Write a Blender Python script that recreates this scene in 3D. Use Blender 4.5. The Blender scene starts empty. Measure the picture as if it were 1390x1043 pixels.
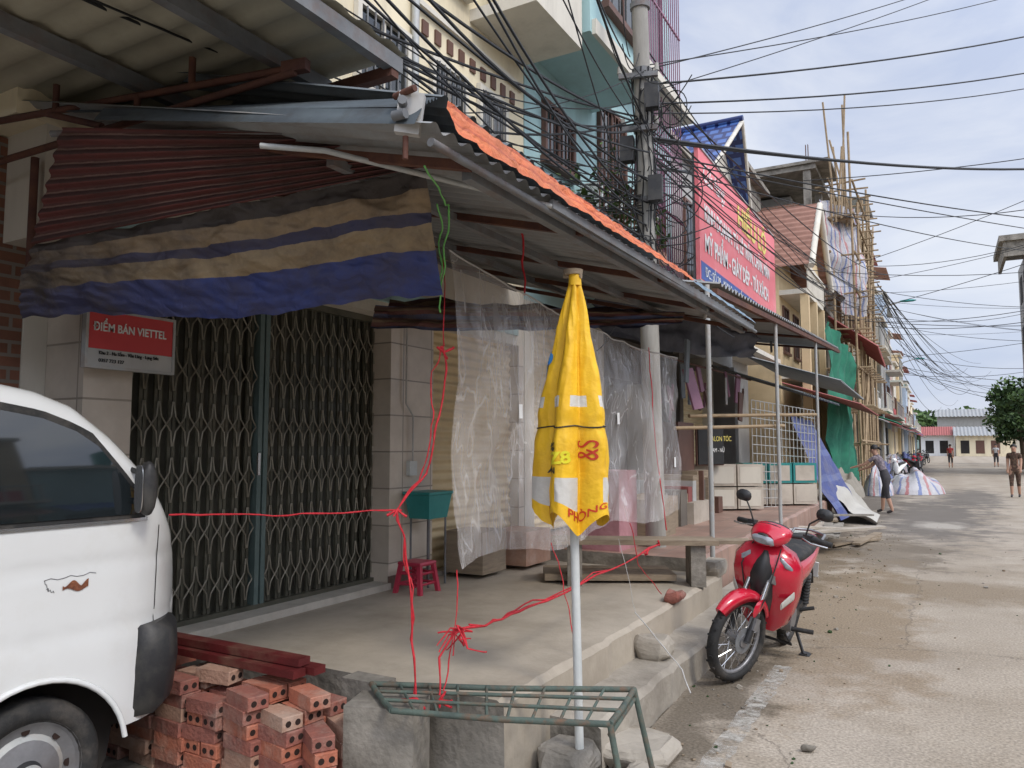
import bpy, math, random
from mathutils import Vector, Matrix, noise
random.seed(7)
R=random.random
def U(a,b): return a+(b-a)*random.random()
scene=bpy.context.scene
COL=bpy.context.collection
# ---------------------------------------------------------------- materials
def pm(name,c1,c2=None,scale=4,rough=.8,bump=.15,metal=0,dirt=None,damt=.5,dscale=1.5,spec=.4,bscale=None,stretch=None,coat=0):
    m=bpy.data.materials.new(name);m.use_nodes=True
    nt=m.node_tree;N=nt.nodes;L=nt.links
    p=N['Principled BSDF'];p.inputs['Roughness'].default_value=rough;p.inputs['Metallic'].default_value=metal
    p.inputs['Specular IOR Level'].default_value=spec;p.inputs['Coat Weight'].default_value=coat
    tc=N.new('ShaderNodeTexCoord');mp=N.new('ShaderNodeMapping');L.new(tc.outputs['Object'],mp.inputs[0])
    if stretch: mp.inputs['Scale'].default_value=stretch
    n=N.new('ShaderNodeTexNoise');n.inputs['Scale'].default_value=scale;n.inputs['Detail'].default_value=6;n.inputs['Roughness'].default_value=.65
    L.new(mp.outputs[0],n.inputs['Vector'])
    if c2 is None: c2=tuple(x*.75 for x in c1)
    r=N.new('ShaderNodeValToRGB');r.color_ramp.elements[0].position=.32;r.color_ramp.elements[1].position=.68
    r.color_ramp.elements[0].color=(*c2,1);r.color_ramp.elements[1].color=(*c1,1)
    L.new(n.outputs[0],r.inputs[0]);out=r.outputs[0]
    if dirt:
        n2=N.new('ShaderNodeTexNoise');n2.inputs['Scale'].default_value=dscale;n2.inputs['Detail'].default_value=8;n2.inputs['Roughness'].default_value=.7
        L.new(mp.outputs[0],n2.inputs['Vector'])
        r2=N.new('ShaderNodeValToRGB');r2.color_ramp.elements[0].position=.48;r2.color_ramp.elements[1].position=.7
        r2.color_ramp.elements[0].color=(0,0,0,1);r2.color_ramp.elements[1].color=(damt,damt,damt,1)
        L.new(n2.outputs[0],r2.inputs[0])
        mx=N.new('ShaderNodeMix');mx.data_type='RGBA';L.new(r2.outputs[0],mx.inputs[0]);L.new(out,mx.inputs[6]);mx.inputs[7].default_value=(*dirt,1)
        out=mx.outputs[2]
    L.new(out,p.inputs['Base Color'])
    if bump:
        n3=N.new('ShaderNodeTexNoise');n3.inputs['Scale'].default_value=bscale or scale*6;n3.inputs['Detail'].default_value=5
        L.new(mp.outputs[0],n3.inputs['Vector'])
        b=N.new('ShaderNodeBump');b.inputs['Strength'].default_value=bump;b.inputs['Distance'].default_value=.02
        L.new(n3.outputs[0],b.inputs['Height']);L.new(b.outputs[0],p.inputs['Normal'])
    return m
def tilemat(name,c1,c2,mortar,w,h,off=0.0,rough=.35,msize=.006,bump=.3,swap='xz'):
    m=pm(name,c1,c2,3,rough,0);nt=m.node_tree;N=nt.nodes;L=nt.links;p=N['Principled BSDF']
    src=p.inputs['Base Color'].links[0].from_socket
    tc=N.new('ShaderNodeTexCoord');sx=N.new('ShaderNodeSeparateXYZ');L.new(tc.outputs['Object'],sx.inputs[0])
    ad=N.new('ShaderNodeMath');ad.operation='ADD';L.new(sx.outputs[0],ad.inputs[0]);L.new(sx.outputs[1],ad.inputs[1])
    cb=N.new('ShaderNodeCombineXYZ')
    if swap=='xy': L.new(sx.outputs[0],cb.inputs[0]);L.new(sx.outputs[1],cb.inputs[1])
    elif swap=='x': L.new(sx.outputs[0],cb.inputs[0]);L.new(sx.outputs[2],cb.inputs[1])
    else: L.new(ad.outputs[0],cb.inputs[0]);L.new(sx.outputs[2],cb.inputs[1])
    b=N.new('ShaderNodeTexBrick');b.offset=off;b.inputs['Scale'].default_value=1;b.inputs['Brick Width'].default_value=w;b.inputs['Row Height'].default_value=h
    b.inputs['Mortar Size'].default_value=msize;b.inputs['Color1'].default_value=(1,1,1,1);b.inputs['Color2'].default_value=(.75,.75,.75,1);b.inputs['Mortar'].default_value=(0,0,0,1)
    L.new(cb.outputs[0],b.inputs[0])
    mul=N.new('ShaderNodeMix');mul.data_type='RGBA';mul.blend_type='MULTIPLY';mul.inputs[0].default_value=1;L.new(src,mul.inputs[6]);L.new(b.outputs[0],mul.inputs[7])
    mx=N.new('ShaderNodeMix');mx.data_type='RGBA';L.new(b.outputs['Fac'],mx.inputs[0]);L.new(mul.outputs[2],mx.inputs[6]);mx.inputs[7].default_value=(*mortar,1)
    L.new(mx.outputs[2],p.inputs['Base Color'])
    bp=N.new('ShaderNodeBump');bp.invert=True;bp.inputs['Strength'].default_value=bump;bp.inputs['Distance'].default_value=.01;L.new(b.outputs['Fac'],bp.inputs['Height']);L.new(bp.outputs[0],p.inputs['Normal'])
    return m
def rampmat(name,stops,axis=1,rough=.7,dirt=(.12,.09,.06),damt=.5,bump=.6,dscale=3,repeat=1,const=True,trans=0,fold=9,side=None):
    m=bpy.data.materials.new(name);m.use_nodes=True;nt=m.node_tree;N=nt.nodes;L=nt.links;p=N['Principled BSDF'];p.inputs['Roughness'].default_value=rough
    at=N.new('ShaderNodeAttribute');at.attribute_name='st';sx=N.new('ShaderNodeSeparateXYZ');L.new(at.outputs['Vector'],sx.inputs[0])
    tc=N.new('ShaderNodeTexCoord');n=N.new('ShaderNodeTexNoise');n.inputs['Scale'].default_value=dscale;n.inputs['Detail'].default_value=8;n.inputs['Roughness'].default_value=.7;L.new(tc.outputs['Object'],n.inputs['Vector'])
    w=N.new('ShaderNodeMath');w.operation='MULTIPLY_ADD';L.new(n.outputs[0],w.inputs[0]);w.inputs[1].default_value=.05;L.new(sx.outputs[axis],w.inputs[2])
    m1=N.new('ShaderNodeMath');m1.operation='MULTIPLY';L.new(w.outputs[0],m1.inputs[0]);m1.inputs[1].default_value=repeat
    fr=N.new('ShaderNodeMath');fr.operation='FRACT' if repeat!=1 else 'ADD';L.new(m1.outputs[0],fr.inputs[0])
    if repeat==1: fr.inputs[1].default_value=-.025
    r=N.new('ShaderNodeValToRGB');r.color_ramp.interpolation='CONSTANT' if const else 'LINEAR'
    el=r.color_ramp.elements
    while len(el)<len(stops): el.new(.5)
    for e,(pos,c) in zip(el,sorted(stops)): e.position=pos
    for e,(pos,c) in zip(el,sorted(stops)): e.color=(*c,1)
    L.new(fr.outputs[0],r.inputs[0])
    r2=N.new('ShaderNodeValToRGB');r2.color_ramp.elements[0].position=.42;r2.color_ramp.elements[1].position=.68
    r2.color_ramp.elements[0].color=(0,0,0,1);r2.color_ramp.elements[1].color=(damt,)*3+(1,);L.new(n.outputs[0],r2.inputs[0])
    fac=r2.outputs[0]
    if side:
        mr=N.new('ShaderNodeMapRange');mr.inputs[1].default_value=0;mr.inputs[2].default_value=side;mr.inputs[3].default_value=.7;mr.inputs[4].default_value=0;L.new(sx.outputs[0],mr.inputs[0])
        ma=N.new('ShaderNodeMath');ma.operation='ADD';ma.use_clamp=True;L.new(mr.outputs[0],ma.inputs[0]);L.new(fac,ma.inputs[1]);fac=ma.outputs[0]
    mx=N.new('ShaderNodeMix');mx.data_type='RGBA';L.new(fac,mx.inputs[0]);L.new(r.outputs[0],mx.inputs[6]);mx.inputs[7].default_value=(*dirt,1)
    L.new(mx.outputs[2],p.inputs['Base Color'])
    n3=N.new('ShaderNodeTexNoise');n3.inputs['Scale'].default_value=fold;n3.inputs['Detail'].default_value=5;n3.inputs['Distortion'].default_value=.8;L.new(tc.outputs['Object'],n3.inputs['Vector'])
    b=N.new('ShaderNodeBump');b.inputs['Strength'].default_value=bump;b.inputs['Distance'].default_value=.04;L.new(n3.outputs[0],b.inputs['Height']);L.new(b.outputs[0],p.inputs['Normal'])
    if trans:
        tr=N.new('ShaderNodeBsdfTranslucent');L.new(mx.outputs[2],tr.inputs[0]);ms=N.new('ShaderNodeMixShader');ms.inputs[0].default_value=trans
        L.new(p.outputs[0],ms.inputs[1]);L.new(tr.outputs[0],ms.inputs[2]);L.new(ms.outputs[0],N['Material Output'].inputs[0])
    return m
concrete=pm('concrete',(.43,.385,.32),(.29,.26,.215),2,.85,.3,dirt=(.16,.135,.105),damt=.7,dscale=1.4,bscale=30)
concrete_floor=pm('concrete_floor',(.49,.43,.345),(.37,.32,.255),1.3,.7,.12,dirt=(.22,.185,.14),damt=.65,dscale=.9,bscale=40)
concrete_old=pm('concrete_old',(.34,.31,.265),(.18,.165,.14),3,.9,.6,dirt=(.075,.065,.05),damt=.8,dscale=2.4,bscale=22)
mortar_white=pm('whitewash',(.62,.58,.51),(.42,.39,.33),4,.8,.2)
cream=pm('cream_plaster',(.78,.69,.49),(.70,.61,.43),1,.85,.15,dirt=(.34,.29,.22),damt=.55,dscale=1.1,stretch=(1,1,.3))
cream_w=pm('offwhite_plaster',(.70,.66,.57),(.55,.51,.43),1.2,.85,.15,dirt=(.27,.24,.19),damt=.6,dscale=1.2,stretch=(1,1,.3))
teal=pm('teal_plaster',(.40,.58,.58),(.34,.50,.51),1,.85,.15,dirt=(.22,.29,.28),damt=.5,dscale=1.2,stretch=(1,1,.3))
grayw=pm('cement_render',(.44,.43,.40),(.32,.31,.295),1.5,.9,.2,dirt=(.16,.15,.14),damt=.7,stretch=(1,1,.35))
marble=tilemat('marble_tile',(.76,.67,.56),(.60,.52,.43),(.30,.26,.21),.4,.3,rough=.3)
redtile=tilemat('red_floor_tile',(.42,.27,.21),(.30,.19,.15),(.21,.18,.15),.3,.3,swap='xy',rough=.5)
brickw=tilemat('brick_wall',(.30,.13,.08),(.15,.07,.045),(.20,.17,.14),.21,.07,off=.5,rough=.9,msize=.01)
bluetile=tilemat('blue_roof_tile',(.08,.16,.42),(.05,.11,.32),(.01,.02,.10),.34,.26,off=.5,rough=.35,msize=.05,bump=1,swap='x')
brickm=pm('brick_clay',(.48,.17,.10),(.33,.11,.07),9,.9,.4,dirt=(.46,.34,.27),damt=.6,dscale=5,bscale=60)
brickm2=pm('brick_clay_b',(.34,.12,.085),(.21,.085,.07),9,.9,.4,dirt=(.38,.29,.23),damt=.6,dscale=5,bscale=60)
brickm3=pm('brick_pale',(.46,.28,.20),(.34,.20,.14),9,.9,.4,dirt=(.52,.43,.36),damt=.5,dscale=5,bscale=60)
hole=pm('hole_dark',(.03,.016,.012),None,4,.95,0)
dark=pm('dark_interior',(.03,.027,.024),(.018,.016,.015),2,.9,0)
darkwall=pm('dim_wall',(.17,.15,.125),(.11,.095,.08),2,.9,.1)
galv=pm('galvanised_sheet',(.35,.36,.36),(.25,.26,.26),2,.6,.1,metal=.1,dirt=(.15,.115,.085),damt=.7,dscale=2)
galvd=pm('dull_sheet',(.17,.19,.20),(.11,.125,.135),2,.75,.1,metal=0,dirt=(.08,.065,.05),damt=.7,dscale=3,spec=.2)
fascm=pm('dull_blue_fascia',(.10,.12,.13),(.07,.08,.09),3,.8,.1,dirt=(.05,.045,.04),damt=.7,dscale=4,spec=.1)
beige_sheet=pm('beige_sheet',(.46,.43,.33),(.33,.30,.225),2,.7,.1,dirt=(.13,.105,.07),damt=.6,dscale=2)
steel=pm('grey_steel',(.20,.205,.21),(.13,.135,.14),6,.65,.1,metal=0,dirt=(.15,.08,.05),damt=.6,dscale=5,spec=.25)
paleSteel=pm('pale_steel',(.48,.49,.48),(.35,.36,.35),6,.5,.1,metal=.1,dirt=(.27,.18,.11),damt=.6,dscale=6)
rust=pm('rust_steel',(.13,.055,.035),(.07,.03,.025),6,.8,.3,dirt=(.2,.08,.03),damt=.5)
greenp=pm('green_paint_steel',(.10,.135,.11),(.06,.08,.07),9,.75,.2,dirt=(.16,.09,.055),damt=1,dscale=14)
blk=pm('black_rubber',(.028,.028,.028),(.018,.018,.018),8,.75,.2,dirt=(.14,.12,.10),damt=.5,dscale=6)
blkpl=pm('black_plastic',(.03,.03,.032),(.022,.022,.024),8,.5,.05,dirt=(.12,.11,.09),damt=.4,dscale=5)
wirem=pm('wire_black',(.018,.018,.019),None,4,.6,0)
white_paint=pm('van_white_paint',(.76,.77,.76),(.71,.72,.71),.8,.22,.0,dirt=(.58,.55,.49),damt=.4,dscale=1.4,coat=.7)
rustpatch=pm('rust_patch',(.30,.11,.05),(.14,.05,.03),20,.9,.4)
glass=pm('dark_glass',(.018,.022,.025),(.012,.016,.018),2,.04,0,spec=.7)
scred=pm('scooter_red',(.58,.012,.04),(.50,.010,.032),2,.22,0,coat=.7,dirt=(.33,.10,.09),damt=.25,dscale=6)
chrome=pm('chrome',(.6,.6,.6),(.5,.5,.5),5,.25,0,metal=.9)
alu=pm('aluminium',(.32,.32,.33),(.22,.22,.23),8,.45,.1,metal=.6,dirt=(.17,.14,.11),damt=.6)
lens=pm('headlamp_lens',(.34,.37,.40),(.22,.24,.27),30,.06,0,spec=1,coat=.6)
ropered=pm('red_rope',(.66,.03,.045),(.42,.015,.025),40,.6,.3)
ropegreen=pm('green_rope',(.20,.60,.16),None,40,.6,.2)
yellow=pm('yellow_fabric',(.85,.52,.02),(.76,.43,.015),5,.6,.35,dirt=(.50,.28,.04),damt=.4,dscale=4,bscale=22)
umbw=pm('pale_band_fabric',(.62,.60,.55),(.50,.48,.44),6,.6,.2)
umbred=pm('red_print',(.62,.05,.02),None,5,.6,0)
umbblk=pm('black_print',(.03,.03,.03),None,5,.6,0)
umbblue=pm('blue_print',(.04,.22,.55),None,5,.6,0)
umbbright=pm('bright_yellow_print',(.85,.75,.03),None,5,.6,0)
whitepipe=pm('white_pipe',(.64,.66,.64),(.50,.52,.51),6,.4,.05)
thinw=pm('white_strap',(.52,.51,.49),(.38,.37,.35),6,.6,.05)
stoolr=pm('red_plastic',(.52,.05,.09),(.43,.035,.07),5,.4,0)
tealpl=pm('teal_plastic',(.04,.26,.25),(.03,.21,.20),5,.45,0)
wood=pm('old_wood',(.34,.27,.19),(.22,.17,.12),5,.85,.4,stretch=(1,1,8))
bamboo=pm('bamboo',(.38,.28,.17),(.24,.17,.10),5,.8,.2)
gatem=pm('gate_slat',(.11,.108,.08),(.072,.07,.052),5,.5,.1,metal=.15,dirt=(.16,.14,.10),damt=.5)
gatelat=pm('gate_lattice',(.32,.295,.235),(.21,.19,.145),10,.5,.1,metal=.3)
gatepost=pm('gate_post',(.13,.18,.17),(.09,.135,.13),5,.5,.1)
rollm=pm('tan_roller',(.74,.60,.36),(.64,.51,.30),2,.7,.1,dirt=(.42,.33,.21),damt=.35)
signred=pm('sign_red',(.60,.07,.07),(.54,.055,.06),2,.45,0)
signpink=pm('sign_pinkred',(.80,.20,.22),(.74,.17,.19),1.2,.5,0,dirt=(.80,.36,.36),damt=.5)
signgrey=pm('sign_grey',(.50,.50,.48),None,2,.5,0)
signblue=pm('sign_blue',(.06,.12,.38),None,2,.5,0)
whitep=pm('white_print',(.82,.82,.80),(.74,.74,.72),4,.5,0)
yellp=pm('yellow_print',(.84,.72,.18),None,4,.5,0)
blueT=rampmat('blue_stripe_tarp',[(0,(.05,.07,.22)),(.5,(.09,.12,.28)),(.75,(.05,.07,.22))],repeat=4,damt=.5,dirt=(.2,.19,.2))
greenn=pm('green_net',(.03,.20,.12),(.02,.12,.08),3,.9,.4)
redroof=pm('red_sheet',(.36,.10,.09),(.26,.07,.06),3,.6,.1)
terr=pm('terracotta_sheet',(.36,.19,.14),(.25,.13,.095),3,.7,.2)
purple=pm('mauve_paint',(.30,.15,.21),(.23,.11,.16),3,.6,.1)
brownw=pm('brown_window',(.14,.07,.05),None,5,.6,.1)
blank_bx=pm('pale_cabinet',(.54,.48,.40),(.42,.37,.31),2,.6,.1,dirt=(.23,.19,.14),damt=.6)
skin=pm('skin',(.45,.26,.18),(.40,.23,.155),8,.6,0)
hair=pm('hair',(.015,.012,.01),None,30,.5,.2)
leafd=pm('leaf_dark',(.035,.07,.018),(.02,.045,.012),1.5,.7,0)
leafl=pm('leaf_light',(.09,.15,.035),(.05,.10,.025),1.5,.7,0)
bark=pm('bark',(.12,.09,.06),None,6,.9,.5)
striped=rampmat('striped_tarp_white',[(0,(.46,.45,.46)),(.28,(.16,.20,.36)),(.42,(.46,.45,.46)),(.70,(.42,.18,.18)),(.85,(.46,.45,.46))],repeat=9,damt=.5,axis=0,dirt=(.24,.22,.21))
# -------------------------------------------------------------- mesh builder
class MB:
    def __init__(s,*mats): s.v=[];s.f=[];s.m=[];s.sm=[];s.st=[];s.mats=list(mats);s.T=None
    def mi(s,m):
        if m not in s.mats: s.mats.append(m)
        return s.mats.index(m)
    def add(s,vs,fs,m,sm=False,st=None):
        b=len(s.v);k=s.mi(m)
        for i,p in enumerate(vs):
            p=Vector(p)
            if s.T is not None: p=s.T@p
            s.v.append(p);s.st.append(st[i] if st else (0,0))
        for f in fs: s.f.append(tuple(b+i for i in f));s.m.append(k);s.sm.append(sm)
    def box(s,x0,y0,z0,x1,y1,z1,m):
        v=[(x,y,z) for z in(z0,z1) for y in(y0,y1) for x in(x0,x1)]
        s.add(v,[(0,2,3,1),(4,5,7,6),(0,1,5,4),(2,6,7,3),(0,4,6,2),(1,3,7,5)],m)
    def obox(s,c,size,m,rot=(0,0,0)):
        from mathutils import Euler
        Rm=Euler(rot).to_matrix();c=Vector(c);h=[q/2 for q in size]
        v=[c+Rm@Vector((x*h[0],y*h[1],z*h[2])) for z in(-1,1) for y in(-1,1) for x in(-1,1)]
        s.add(v,[(0,2,3,1),(4,5,7,6),(0,1,5,4),(2,6,7,3),(0,4,6,2),(1,3,7,5)],m)
    def tube(s,pts,r,m,seg=8,caps=True):
        pts=[Vector(p) for p in pts];n=len(pts)
        if not isinstance(r,(list,tuple)): r=[r]*n
        vs=[];prev=None
        for i,p in enumerate(pts):
            d=(pts[min(i+1,n-1)]-pts[max(i-1,0)])
            if d.length<1e-9: d=Vector((0,0,1))
            d.normalize()
            if prev is None:
                a=Vector((0,0,1)) if abs(d.z)<.9 else Vector((1,0,0))
                e1=d.cross(a).normalized()
            else:
                e1=prev-d*prev.dot(d);e1.normalize()
            prev=e1;e2=d.cross(e1)
            for k in range(seg):
                t=2*math.pi*k/seg;vs.append(p+(e1*math.cos(t)+e2*math.sin(t))*r[i])
        fs=[(i*seg+k,i*seg+(k+1)%seg,(i+1)*seg+(k+1)%seg,(i+1)*seg+k) for i in range(n-1) for k in range(seg)]
        s.add(vs,fs,m,seg>5)
        if caps:
            s.add(vs[:seg],[tuple(range(seg))[::-1]],m);s.add(vs[-seg:],[tuple(range(seg))],m)
    def loft(s,rings,m,sm=True,caps=True):
        k=len(rings[0]);vs=[p for r in rings for p in r]
        fs=[(i*k+j,i*k+(j+1)%k,(i+1)*k+(j+1)%k,(i+1)*k+j) for i in range(len(rings)-1) for j in range(k)]
        s.add(vs,fs,m,sm)
        if caps: s.add(rings[0],[tuple(range(k))[::-1]],m);s.add(rings[-1],[tuple(range(k))],m)
    def grid(s,fn,nu,nv,m,sm=True,mf=None):
        vs=[];st=[]
        for j in range(nv+1):
            for i in range(nu+1):
                vs.append(fn(i/nu,j/nv));st.append((i/nu,j/nv))
        W=nu+1
        if mf is None:
            s.add(vs,[(j*W+i,j*W+i+1,(j+1)*W+i+1,(j+1)*W+i) for j in range(nv) for i in range(nu)],m,sm,st)
        else:
            b=len(s.v)
            s.add(vs,[],m,sm,st)
            for j in range(nv):
                for i in range(nu):
                    s.f.append((b+j*W+i,b+j*W+i+1,b+(j+1)*W+i+1,b+(j+1)*W+i));s.m.append(s.mi(mf((i+.5)/nu,(j+.5)/nv)));s.sm.append(sm)
    def quad(s,a,b,c,d,m): s.add([a,b,c,d],[(0,1,2,3)],m,False,[(0,0),(1,0),(1,1),(0,1)])
    def sheet(s,A,B,C,D,waves,amp,m,along='u',rnd=0,trap=False):
        A,B,C,D=map(Vector,(A,B,C,D));n=(B-A).cross(D-A).normalized()
        def fn(u,v):
            p=(A.lerp(B,u)).lerp(D.lerp(C,u),v);w=u if along=='u' else v
            h=math.sin(w*waves*2*math.pi)
            if trap: h=max(-.6,min(.6,h*1.6))
            return p+n*(amp*h+rnd*(noise.noise(p*2)))
        N=waves*8
        s.grid(fn,N if along=='u' else 4,4 if along=='u' else N,m)
    def cloth(s,A,B,C,D,nu,nv,amp,fr,m,sag=0):
        A,B,C,D=map(Vector,(A,B,C,D));n=(B-A).cross(D-A).normalized()
        def fn(u,v):
            p=(A.lerp(B,u)).lerp(D.lerp(C,u),v)
            h=noise.noise(Vector((u*fr,v*fr*.6,1.3)))+.5*noise.noise(Vector((u*fr*2.3,v*fr*1.3,7)))
            return p+n*amp*h-Vector((0,0,sag*math.sin(math.pi*u)*(1-v)))
        s.grid(fn,nu,nv,m)
    def finish(s,name,parent=None):
        me=bpy.data.meshes.new(name);me.from_pydata([tuple(p) for p in s.v],[],s.f)
        for m in s.mats: me.materials.append(m)
        me.polygons.foreach_set('material_index',s.m);me.polygons.foreach_set('use_smooth',s.sm)
        at=me.attributes.new('st','FLOAT2','POINT')
        at.data.foreach_set('vector',[c for q in s.st for c in q])
        me.update()
        o=bpy.data.objects.new(name,me);COL.objects.link(o)
        if parent: o.parent=parent
        return o
def empty(name):
    o=bpy.data.objects.new(name,None);COL.objects.link(o);return o
def text(body,loc,size,mat,parent,rot=(math.pi/2,0,math.pi/2),name='lettering',sx=1,bold=0.0,shear=0):
    cu=bpy.data.curves.new(name,'FONT');cu.body=body;cu.size=size;cu.extrude=.002;cu.offset=bold;cu.shear=shear;cu.materials.append(mat)
    o=bpy.data.objects.new(name,cu);COL.objects.link(o);o.location=loc;o.rotation_euler=rot;o.scale=(sx,1,1);o.parent=parent;return o
def sagline(a,b,sag,n=14):
    a=Vector(a);b=Vector(b);return [a.lerp(b,i/n)-Vector((0,0,4*sag*(i/n)*(1-i/n))) for i in range(n+1)]
def fr(a,c,n): return [a+(c-a)*k/n for k in range(n+1)]
# ---------------------------------------------------------------- world/sky
w=bpy.data.worlds.new("World");scene.world=w;w.use_nodes=True;nt=w.node_tree;N=nt.nodes;L=nt.links
bg=N['Background'];sky=N.new('ShaderNodeTexSky');sky.sky_type='NISHITA';sky.sun_disc=False
SE,SR=math.radians(46),math.radians(112)
sky.sun_elevation=SE;sky.sun_rotation=SR;sky.air_density=1.2;sky.dust_density=1.5
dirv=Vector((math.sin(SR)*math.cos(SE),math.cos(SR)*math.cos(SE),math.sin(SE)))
tc=N.new('ShaderNodeTexCoord');mp=N.new('ShaderNodeMapping');mp.inputs['Scale'].default_value=(1,1,2.4);L.new(tc.outputs['Generated'],mp.inputs[0])
n=N.new('ShaderNodeTexNoise');n.inputs['Scale'].default_value=2.8;n.inputs['Detail'].default_value=8;n.inputs['Roughness'].default_value=.58;n.inputs['Distortion'].default_value=.5;L.new(mp.outputs[0],n.inputs['Vector'])
r=N.new('ShaderNodeValToRGB');r.color_ramp.elements[0].position=.36;r.color_ramp.elements[1].position=.60
r.color_ramp.elements[0].color=(4.1,4.6,5.9,1);r.color_ramp.elements[1].color=(5.9,6.15,6.8,1);L.new(n.outputs[0],r.inputs[0])
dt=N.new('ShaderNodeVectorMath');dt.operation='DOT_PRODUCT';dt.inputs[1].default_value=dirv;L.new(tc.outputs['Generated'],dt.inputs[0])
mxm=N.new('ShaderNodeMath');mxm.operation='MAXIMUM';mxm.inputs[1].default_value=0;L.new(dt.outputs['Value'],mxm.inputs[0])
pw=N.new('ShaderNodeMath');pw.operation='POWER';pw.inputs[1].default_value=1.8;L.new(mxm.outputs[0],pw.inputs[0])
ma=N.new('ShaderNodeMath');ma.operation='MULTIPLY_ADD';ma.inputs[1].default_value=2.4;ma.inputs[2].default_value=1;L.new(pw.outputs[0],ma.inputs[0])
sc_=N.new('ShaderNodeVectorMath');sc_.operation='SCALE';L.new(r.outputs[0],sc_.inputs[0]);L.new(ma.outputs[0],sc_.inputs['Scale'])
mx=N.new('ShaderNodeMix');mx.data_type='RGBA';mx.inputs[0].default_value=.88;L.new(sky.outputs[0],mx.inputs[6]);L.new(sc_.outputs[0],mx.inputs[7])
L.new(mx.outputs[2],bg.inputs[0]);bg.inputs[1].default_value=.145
sd=bpy.data.lights.new('sun','SUN');sd.energy=1.5;sd.angle=math.radians(12);sd.color=(1,.93,.83)
so=bpy.data.objects.new('sun',sd);COL.objects.link(so)
so.rotation_euler=dirv.to_track_quat('Z','Y').to_euler()
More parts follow.
